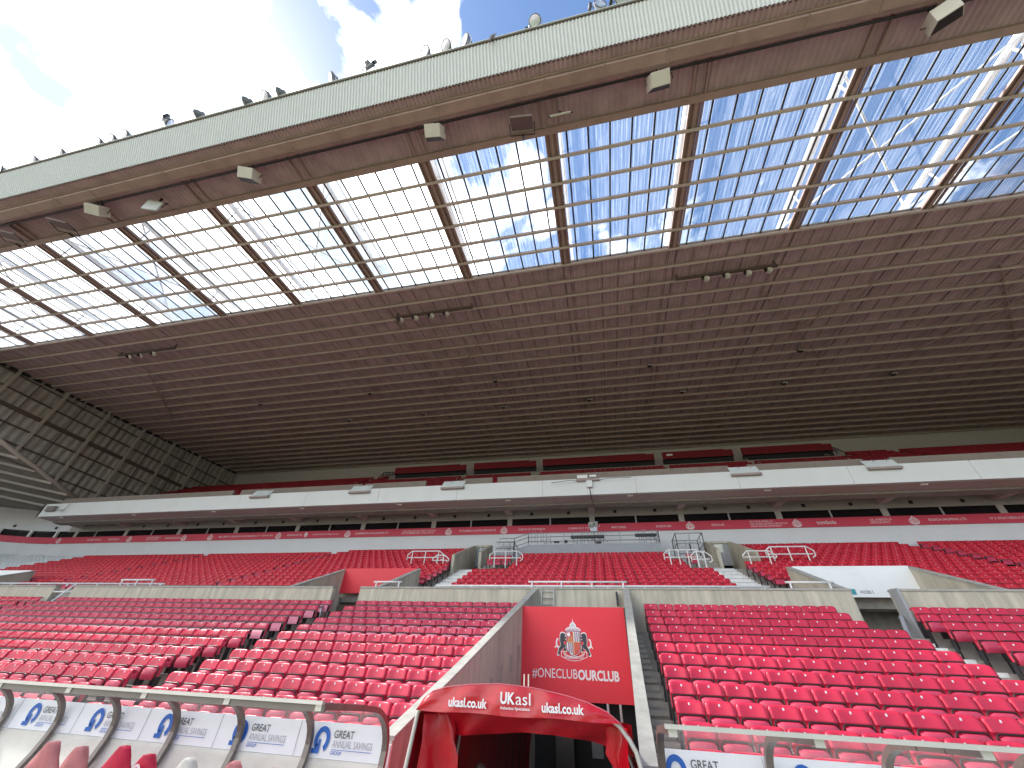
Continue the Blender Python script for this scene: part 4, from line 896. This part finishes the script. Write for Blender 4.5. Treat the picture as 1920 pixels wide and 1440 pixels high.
def panel_lamp(x, y, z, rx, rz, wd, hh, mt, label, tray=False):
    o = thing('panel_lamp', label, 'lamp', 'panel lamps under the roof edge', (x, y, z)); o.rotation_euler = (rx, 0, rz)
    m = MB(); m.box(-wd/2, wd/2, -.05, .03, -hh/2, hh/2); m.build('lamp_face', mt, o, bevel=.01)
    m = MB(); m.box(-wd/2-.01, wd/2+.01, -.07, .05, hh/2+.004, hh/2+.05); m.build('lamp_rim', ALU, o)
    m = MB(); m.tube([(-wd/2-.06, .0, 0), (-wd/2-.06, .12, hh/2+.2), (wd/2+.06, .12, hh/2+.2), (wd/2+.06, 0, 0)], .025, 6); m.tube([(0, .12, hh/2+.2), (0, .1, hh/2+.5)], .06, 6); m.build('yoke', BLACK, o)
panel_lamp(-21.44, 5.94, 19.05, rad(5), .35, .75, .66, mat('pale_lamp_face', (.62, .64, .66), .4), 'pale square panel lamp facing the pitch, between two loudspeakers')
panel_lamp(-1.62, 5.95, 19.1, rad(-52), .1, .95, .85, mat('brown_lamp_face', (.20, .145, .145), .5), 'brown square panel lamp with pale upper rim, tipped to face down')
panel_lamp(-27.7, 5.88, 19.1, rad(-70), .5, .95, .8, mat('brown_lamp_face', (.2, .145, .145)), 'tipped brown panel lamp left of the leftmost loudspeaker')
panel_lamp(-31.6, 5.82, 19.1, rad(-75), .5, .95, .7, mat('brown_lamp_face', (.2, .145, .145)), 'dark panel lamp half cut by the left picture edge')
o = thing('framed_lamp', 'slim lamp bar in an open black frame beside the brown panel lamp', 'lamp', None, (.05, 5.95, 19.1))
m = MB(); m.bar((-.5, .1, .28), (.5, .1, .28), .06, .09); m.bar((-.5, .1, .28), (-.5, .0, -.05), .04, .04); m.bar((.5, .1, .28), (.5, .0, -.05), .04, .04); m.tube([(0, .1, .28), (0, .1, .6)], .06, 8); m.build('frame', BLACK, o)
m = MB(); m.box(-.44, .44, -.06, .0, -.14, -.03); m.build('lamp_bar', mat('cream_lamp', (.55, .53, .46), .5), o)
m = MB(); m.tube([(-.3, 0, 0), (-.15, .02, .08), (.1, .0, .02), (.3, .02, .12)], .012, 5); m.build('cable', BLACK, o)
# lamp bars under the ceiling
def lampbar(xa, xb, lamps, label):
    o = thing('lamp_bar', label, 'lamp', 'lamp bars under the roof')
    m = MB(); m.bar((xa, 16.42, 20.2), (xb, 16.42, 20.2), .16, .14)
    for x in (xa+.1, xb-.1): m.bar((x, 16.42, 20.2), (x, 16.42, 20.6), .1, .1)
    m.build('support_bar', DARKB, o)
    for i, x in enumerate(lamps):
        m = MB(); m.lathe((x, 16.6, 20.05), (random.uniform(-.3, .3), -.55, -.75), [(-.22, .001), (-.22, .08), (-.05, .15), (.05, .20), (.06, .19), (.075, .001)], 12); l_ = m.build('spot_lamp', mat('pale_spot_lamp', (.50, .46, .42), .35, metal=.3), o, smooth=True)
        m = MB(); m.box(x-.26, x-.17, 16.4, 16.6, 19.95, 20.15); m.build('ballast_box', BLACK, l_)
lampbar(-37.88, -32.06, (-36.71, -35.54, -34.22), 'lamp bar under the brown ceiling at far left, three lamps')
lampbar(-12.77, -7.05, (-12.33, -11.23, -10.03, -8.92), 'lamp bar with four lamps under the ceiling, left of centre')
lampbar(6.13, 11.83, (7.88, 9.06, 10.24, 11.38), 'lamp bar with four lamps under the ceiling, right of centre')
def dot():
    m = MB(); m.box(-.22, .08, -.1, .1, -.12, .12); o = m.build('ceiling_lamp', BLACK); m = MB(); m.box(.085, .24, -.08, .08, -.08, .08); m.box(-.2, .05, -.12, -.102, -.06, .06); m.build('lamp_face', mat('pale_spot_lamp', (.5, .46, .42)), o); return o
d0 = dot(); dt = tree_of(d0)
rowA = [-31.9, -19.85, -7.66, 5.36, 16.44]; rowB = [-24.79, -16.37, -7.98, .29, 8.51, 16.76, 24.86]
for i, (x, y) in enumerate([(x, 25.55) for x in rowA]+[(x, 30.08) for x in rowB]):
    o = d0 if i == 0 else copy_tree(d0, dt)
    o.location = (x, y, ZR(y)-.1)
    tag(o, 'tiny box lamp under the ceiling, %s row, %s from the left' % (('front', ORD[i]) if i < 5 else ('rear', ORD[i-5])), 'lamp', 'tiny box lamps under the ceiling')
# ------------------------------------------------------------------ balcony fittings
for x, ds in ((-26.85, 'leftmost of the five'), (-17.84, 'second from the left'), (-10.26, 'left of the white cable box'), (9.52, 'right of the white cable box'), (17.15, 'rightmost of the five')):
    o = thing('glass_screen', 'small tilted glass screen on the balcony front, '+ds, 'screen', 'glass screens on the balcony front', (x, 25.4, 11.35))
    m = MB(); m.add([(-.85, -.08, -.15), (.85, -.08, -.15), (.85, .3, .45), (-.85, .3, .45), (-.85, -.05, -.16), (.85, -.05, -.16), (.85, .33, .44), (-.85, .33, .44)], [(0, 1, 2, 3), (7, 6, 5, 4), (0, 4, 5, 1), (2, 6, 7, 3)]); m.build('pane', SCRG, o)
    m = MB(); m.box(-.88, .88, -.14, .06, -.30, -.17); m.build('sill', mat('brown_sill', (.36, .29, .27), .6), o)
    m = MB(); m.bar((-.35, .1, -.1), (-.2, .28, .5), .04, .04); m.bar((.5, .1, -.1), (.5, .28, .5), .04, .04); m.build('bracket', GALV, o)
o = thing('cable_box', 'white cable box with a hanging black cable on the balcony front', 'box', None, (-.36, 25.38, 11.05))
m = MB(); m.box(-.2, .2, -.12, .1, -.34, .12); m.build('housing', WHITE, o, bevel=.01)
m = MB(); m.box(-.85, .7, -.08, .1, .14, .30); m.build('shelf', mat('brown_sill', (.36, .29, .27)), o)
m = MB(); m.box(-.8, -.1, -.1, .05, .32, .55); m.box(.05, .5, -.1, .05, .38, .52); m.build('upper_case', WHITE, o)
m = MB(); m.tube([(0, -.1, -.3), (.02, 0., -.85), (.12, 1.6, -.9), (.15, 2.0, -.9)], .025, 6); m.tube([(-.8, -.14, .1), (-1.3, -.14, .18), (-2.6, -.14, .05)], .018, 5); m.tube([(.7, -.14, .1), (1.2, -.14, .2), (2.8, -.14, .2)], .018, 5); m.build('cable', BLACK, o)
o = thing('control_screen', 'grey control box with a bent frame at the balcony\'s far left end', 'box', None, (-49.0, 25.4, 10.9))
m = MB(); m.box(-.5, .5, -.18, .06, -.25, .2); m.build('case', mat('dull_grey_case', (.22, .2, .19), .6), o); m = MB(); m.tube([(.7, -.1, -.05), (1.0, -.1, -.2), (1.7, -.1, -.2), (2.0, -.1, .3)], .035, 6); m.build('bent_frame', GREYB, o)
# ------------------------------------------------------------------ camera platform, cage and rails
plat = thing('camera_platform', 'grey camera platform with railings and equipment against the white rear wall', 'platform')
m = MB(); m.box(-4.9, 3.85, 27.45, 29.35, 6.0, 7.62); m.build('platform_deck', mat('grey_platform_board', (.34, .36, .39), .6, vary=.05), plat)
m = MB(); m.prism([(-5.9, 7.3), (-4.9, 7.62), (-4.9, 6.2), (-5.9, 6.2)], lambda u, v, s: (u, s, v), 27.45, 29.3); m.build('ramp_side', MATS['grey_platform_board'], plat)
def rail(o, pts, h, r_=.025, posts=1.2, levels=(0, .5), mt=GALV, name='railing'):
    m = MB()
    for a, b_ in zip(pts, pts[1:]):
        a, b_ = Vector(a), Vector(b_); d = (b_-a).length; n = max(1, round(d/posts))
        for lv in levels: m.tube([a+Vector((0, 0, h*(1-lv))), b_+Vector((0, 0, h*(1-lv)))], r_, 6)
        for i in range(n+1): p = a.lerp(b_, i/n); m.tube([p, p+Vector((0, 0, h))], r_, 6)
    return m.build(name, mt, o)
rail(plat, [(-7.0, 27.5, 7.3), (-5.9, 27.5, 7.3), (-4.9, 27.5, 7.62), (3.8, 27.5, 7.62), (3.8, 29.2, 7.62)], .78, .028, 1.25, (0, .33, .72))
m = MB(); m.box(-1.95, .3, 27.3, 27.5, 7.98, 8.14); m.build('equipment_rack', BLACK, plat); m = MB(); m.box(2.3, 3.65, 27.3, 27.5, 8.02, 8.18); m.build('equipment_rack', BLACK, plat)
m = MB(); rr_ = random.Random(5)
for x in list(np.arange(-4.7, -3.2, .22))+list(np.arange(-1.8, .4, .25))+[2.7, 2.85, 3.0, 3.3, 3.5]:
    m.tube([(x, 27.6, 7.6), (x+rr_.uniform(-.06, .06), 27.6, 7.6+rr_.uniform(.6, 1.05))], .022, 5)
    if rr_.random() < .5: m.tube([(x, 27.55, 8.0), (x+.2, 27.5, 7.8+rr_.uniform(-.1, .2)), (x+.3, 27.55, 7.7)], .02, 5)
m.build('equipment_stands', GALV, plat)
m = MB(); m.box(-3.1, -2.75, 27.35, 27.5, 7.72, 7.80); m.box(-2.4, -2.2, 27.35, 27.5, 7.7, 7.86); m.box(-.3, .1, 27.55, 27.75, 7.65, 7.8); m.build('equipment_cases', BLACK, plat)
cc = thing('security_camera', 'pale boxed security camera on a mast above the camera platform', 'camera', None, (-.38, 27.7, 9.0))
m = MB(); m.obox((0, 0, 0), (.20, .22, .09), (-.12, .14, .03), (0, -.07, .14)); m.build('housing', mat('pale_camera_case', (.55, .55, .52), .5), cc, bevel=.01)
m = MB(); m.obox((-.06, -.22, -.10), (.16, .0, .04), (0, .02, 0), (0, -.01, .09)); m.build('lens_window', BLACK, cc)
m = MB(); m.tube([(0, 0, -.1), (0, 0, -1.35)], .05, 8); m.box(-.22, .25, -.1, .1, -.5, -.2); m.tube([(.2, 0, -.25), (.4, .0, -.15), (.45, 0, -.05)], .03, 6); m.build('mast', GALV, cc)
cage = thing('camera_cage', 'square railed camera cage beside the concrete exit portal with notice', 'cage')
rail(cage, [(4.75, 27.0, 6.6), (6.35, 27.0, 6.6), (6.35, 28.6, 6.6), (4.75, 28.6, 6.6), (4.75, 27.0, 6.6)], 1.45, .03, .8, (0, .42, .85))
m = MB(); m.box(4.7, 6.4, 26.95, 28.65, 6.3, 6.5); m.build('cage_floor', GREYB, cage)
m = MB(); m.box(5.5, 5.62, 27.2, 27.3, 7.0, 7.45); m.build('camera_mount', BLACK, cage)
stack = thing('cable_stand_frame', 'railed frame full of tangled stands beside the left exit portal', 'frame')
rail(stack, [(-7.0, 26.6, 6.55), (-5.75, 26.6, 6.55), (-5.75, 28.4, 6.55)], 1.05, .03, .9, (0, .4, .8))
m = MB()
for i in range(16):
    x = rr_.uniform(-6.9, -5.9); m.tube([(x, 27, 6.6), (x+rr_.uniform(-.25, .25), 26.9, 7.1), (x+rr_.uniform(-.3, .3), 26.9, 7.55+rr_.uniform(-.1, .15))], .02, 5)
m.build('folded_stands', LGREY, stack)
def hoop(pts, label, r_=.035, inner=None):
    o = thing('handrail', label, 'handrail', 'white tubular handrails on the terrace')
    m = MB(); m.tube(pts, r_, 8); m.build('top_rail', WRAIL, o, smooth=True)
    if inner:
        m = MB()
        for p in inner: m.tube(p, r_*.9, 8)
        m.build('posts', WRAIL, o)
def barrier(x0, x1, y, z, label, mid=True, dz=.75, n=3, sg=0):
    pts = [(x0, y, z+.25), (x0, y, z+dz-.2), (x0+.25, y, z+dz), (x1-.3, y, z+dz), (x1, y, z+dz-.22), (x1, y, z+.3), (x1-.15, y, z+.2)]
    inner = [[(x0+.05, y, z+dz*.5), (x1-.1, y, z+dz*.5)]]+[[(x, y, z-.15), (x, y, z+dz)] for x in np.linspace(x0+.3, x1-.35, n)]
    hoop(pts, label, .035, inner)
barrier(-12.0, -9.6, 23.9, 5.6, 'white hooped barrier in the seats on the left of the small exit portal', n=3)
barrier(-10.2, -9.15, 23.7, 5.45, 'short white barrier at the head of the seats on the left of the white steps', n=2, dz=.6)
barrier(-6.55, -4.55, 23.6, 5.45, 'white hooped barrier below the tangled stands', n=3)
barrier(3.35, 5.4, 23.6, 5.4, 'white hooped barrier below the camera cage', n=4)
barrier(4.6, 5.6, 23.0, 5.15, 'short white barrier at the top of the right white steps', n=2)
barrier(7.3, 8.9, 23.6, 5.45, 'white rail in front of the exit portal with the notice', n=2, dz=.6)
barrier(8.6, 10.9, 24.0, 5.6, 'white hooped barrier among seats on the right of the exit portal', n=3)
# rails on the parapet
def prail(x0, x1, z, y, label, ends=True, step=1.35, low=2.86):
    o = thing('parapet_rail', label, 'handrail', 'white rails on the parapet')
    m = MB(); m.tube([(x0, y, z), (x1, y, z)], .035, 8); m.build('rail_tube', WRAIL, o, smooth=True)
    n = max(1, round((x1-x0)/step))
    for i in range(n+1): x = x0+(x1-x0)*(i+.12)/(n+.24); m = MB(); m.tube([(x, y, low), (x, y, z)], .032, 6); m.build('rail_post', WRAIL, o)
prail(-2.83, .8, 3.08, 15.98, 'raised white rail on the parapet directly above the club sign')
prail(-6.6, 5.5, 2.955, 16.06, 'long low white rail along the parapet between the two white stairs')
prail(-9.3, -8.05, 3.07, 15.98, 'short white rail on the parapet beside the red portal', step=.9)
prail(6.0, 7.45, 3.08, 15.98, 'short white rail on the parapet beside the ACCESS portal', step=1.0)
prail(-62, -20., 2.985, 16.05, 'long low white rail along the far left parapet', step=1.9)
prail(-22.6, -20.6, 3.14, 15.98, 'short raised white rail on the left parapet', step=1.3)
o = thing('stair_handrail', 'white cross rail standing in the open stair gap at far left', 'handrail')
m = MB(); m.tube([(-25.3, 16., 2.95), (-25.3, 15.2, 1.6)], .04, 6); m.tube([(-26.3, 15.95, 2.6), (-25.1, 15.95, 2.6)], .035, 6); m.tube([(-26.3, 15.6, 1.95), (-25.2, 15.6, 1.95)], .035, 6); m.build('rail_tube', WRAIL, o)
o = thing('stair_handrail', 'grey looped handrail at the dark foot of the red portal', 'handrail')
m = MB(); m.tube([(-11.0, 15.85, 1.45), (-11.0, 15.8, 2.15), (-10.93, 15.7, 2.22), (-10.85, 14.9, 1.9), (-10.85, 14.8, 1.3)], .035, 8); m.tube([(-10.95, 15.5, 1.3), (-10.9, 15.3, 2.05)], .03, 6); m.build('rail_tube', GALV, o, smooth=True)
o = thing('stair_handrail', 'grey slanting rail inside the ACCESS portal opening', 'handrail')
m = MB(); m.tube([(8.85, 15.9, 2.1), (8.3, 15.0, 1.5)], .06, 8); m.box(8.93, 9.0, 15.6, 16.0, 1.2, 2.85); m.build('rail_tube', GREYB, o)
# ladder and box on the wall above the sign
o = thing('wall_ladder', 'small grey steel ladder on the parapet above the club sign', 'ladder')
m = MB()
for x in (-2.31, -1.86): m.tube([(x, 15.83, 2.2), (x, 15.83, 2.84), (x, 15.9, 2.87)], .02, 6)
m.build('stile', GALV, o)
for i in range(3): m = MB(); m.tube([(-2.31, 15.83, 2.3+.21*i), (-1.86, 15.83, 2.3+.21*i)], .014, 6); m.build('rung', GALV, o)
m = MB(); m.box(-2.66, -2.48, 15.78, 15.9, 2.26, 2.56); o = m.build('wall_box', WHITE); tag(o, 'small white electrical box above the left end of the club sign', 'box')
m = MB(); m.box(.36, .42, 15.7, 15.88, 2.3, 2.72); o = m.build('wall_conduit', BLACK); tag(o, 'thin dark conduit where the sign meets the right tunnel wall', 'conduit')
# upper tier gantry rails against the rear wall and a column
for x, w_, ds in ((-26.2, 2.6, 'left dark arched handrail at the upper exit'), (24.3, 3.2, 'right dark arched handrail at the upper exit')):
    o = thing('exit_rail', ds+' below the roof', 'handrail', None, (x, 42.2, 20.3))
    m = MB(); m.tube([(-w_/2, 0, 0), (-w_/4, 0, .75), (w_/4, 0, .75), (w_/2, 0, .1)], .05, 6)
    for q in np.linspace(-w_/4, w_/4, 4): m.tube([(q, 0, 0), (q, 0, .75)], .04, 6)
    m.tube([(-w_/3, 0, .4), (w_/3, 0, .4)], .04, 6); m.build('rail_tube', BLACK, o)
hp = thing('aisle_rail', 'pale hooped stair rails', 'handrail'); bpy.data.objects.remove(hp)
def ahoop():
    m = MB(); m.tube([(0, 0, 0), (0, 0, .85), (0, .12, .95), (0, .5, 1.12), (0, .6, 1.05), (0, .6, .25)], .028, 6); return m.build('aisle_rail', mat('dull_rail', (.42, .36, .34), .5), smooth=True)
a0 = ahoop(); first = True
for ax_, nm in ((-24.2, 'leftmost upper aisle'), (-13.2, 'aisle left of the second red box'), (-5.6, 'aisle left of the widest red box'), (6.5, 'aisle right of the widest red box'), (13.9, 'aisle left of the rightmost red box'), (20.5, 'upper aisle under the stepped red box')):
    for j in range(4):
        y, z = 28.8+.76*3*j, 10.75+.5*(2+3*j)
        o = a0 if first else a0.copy()
        if not first: C.objects.link(o)
        first = False; o.location = (ax_, y, z)
        tag(o, 'pale hooped rail, %s up the %s' % (ORD[j], nm), 'handrail', 'hooped aisle rails of the upper tier')
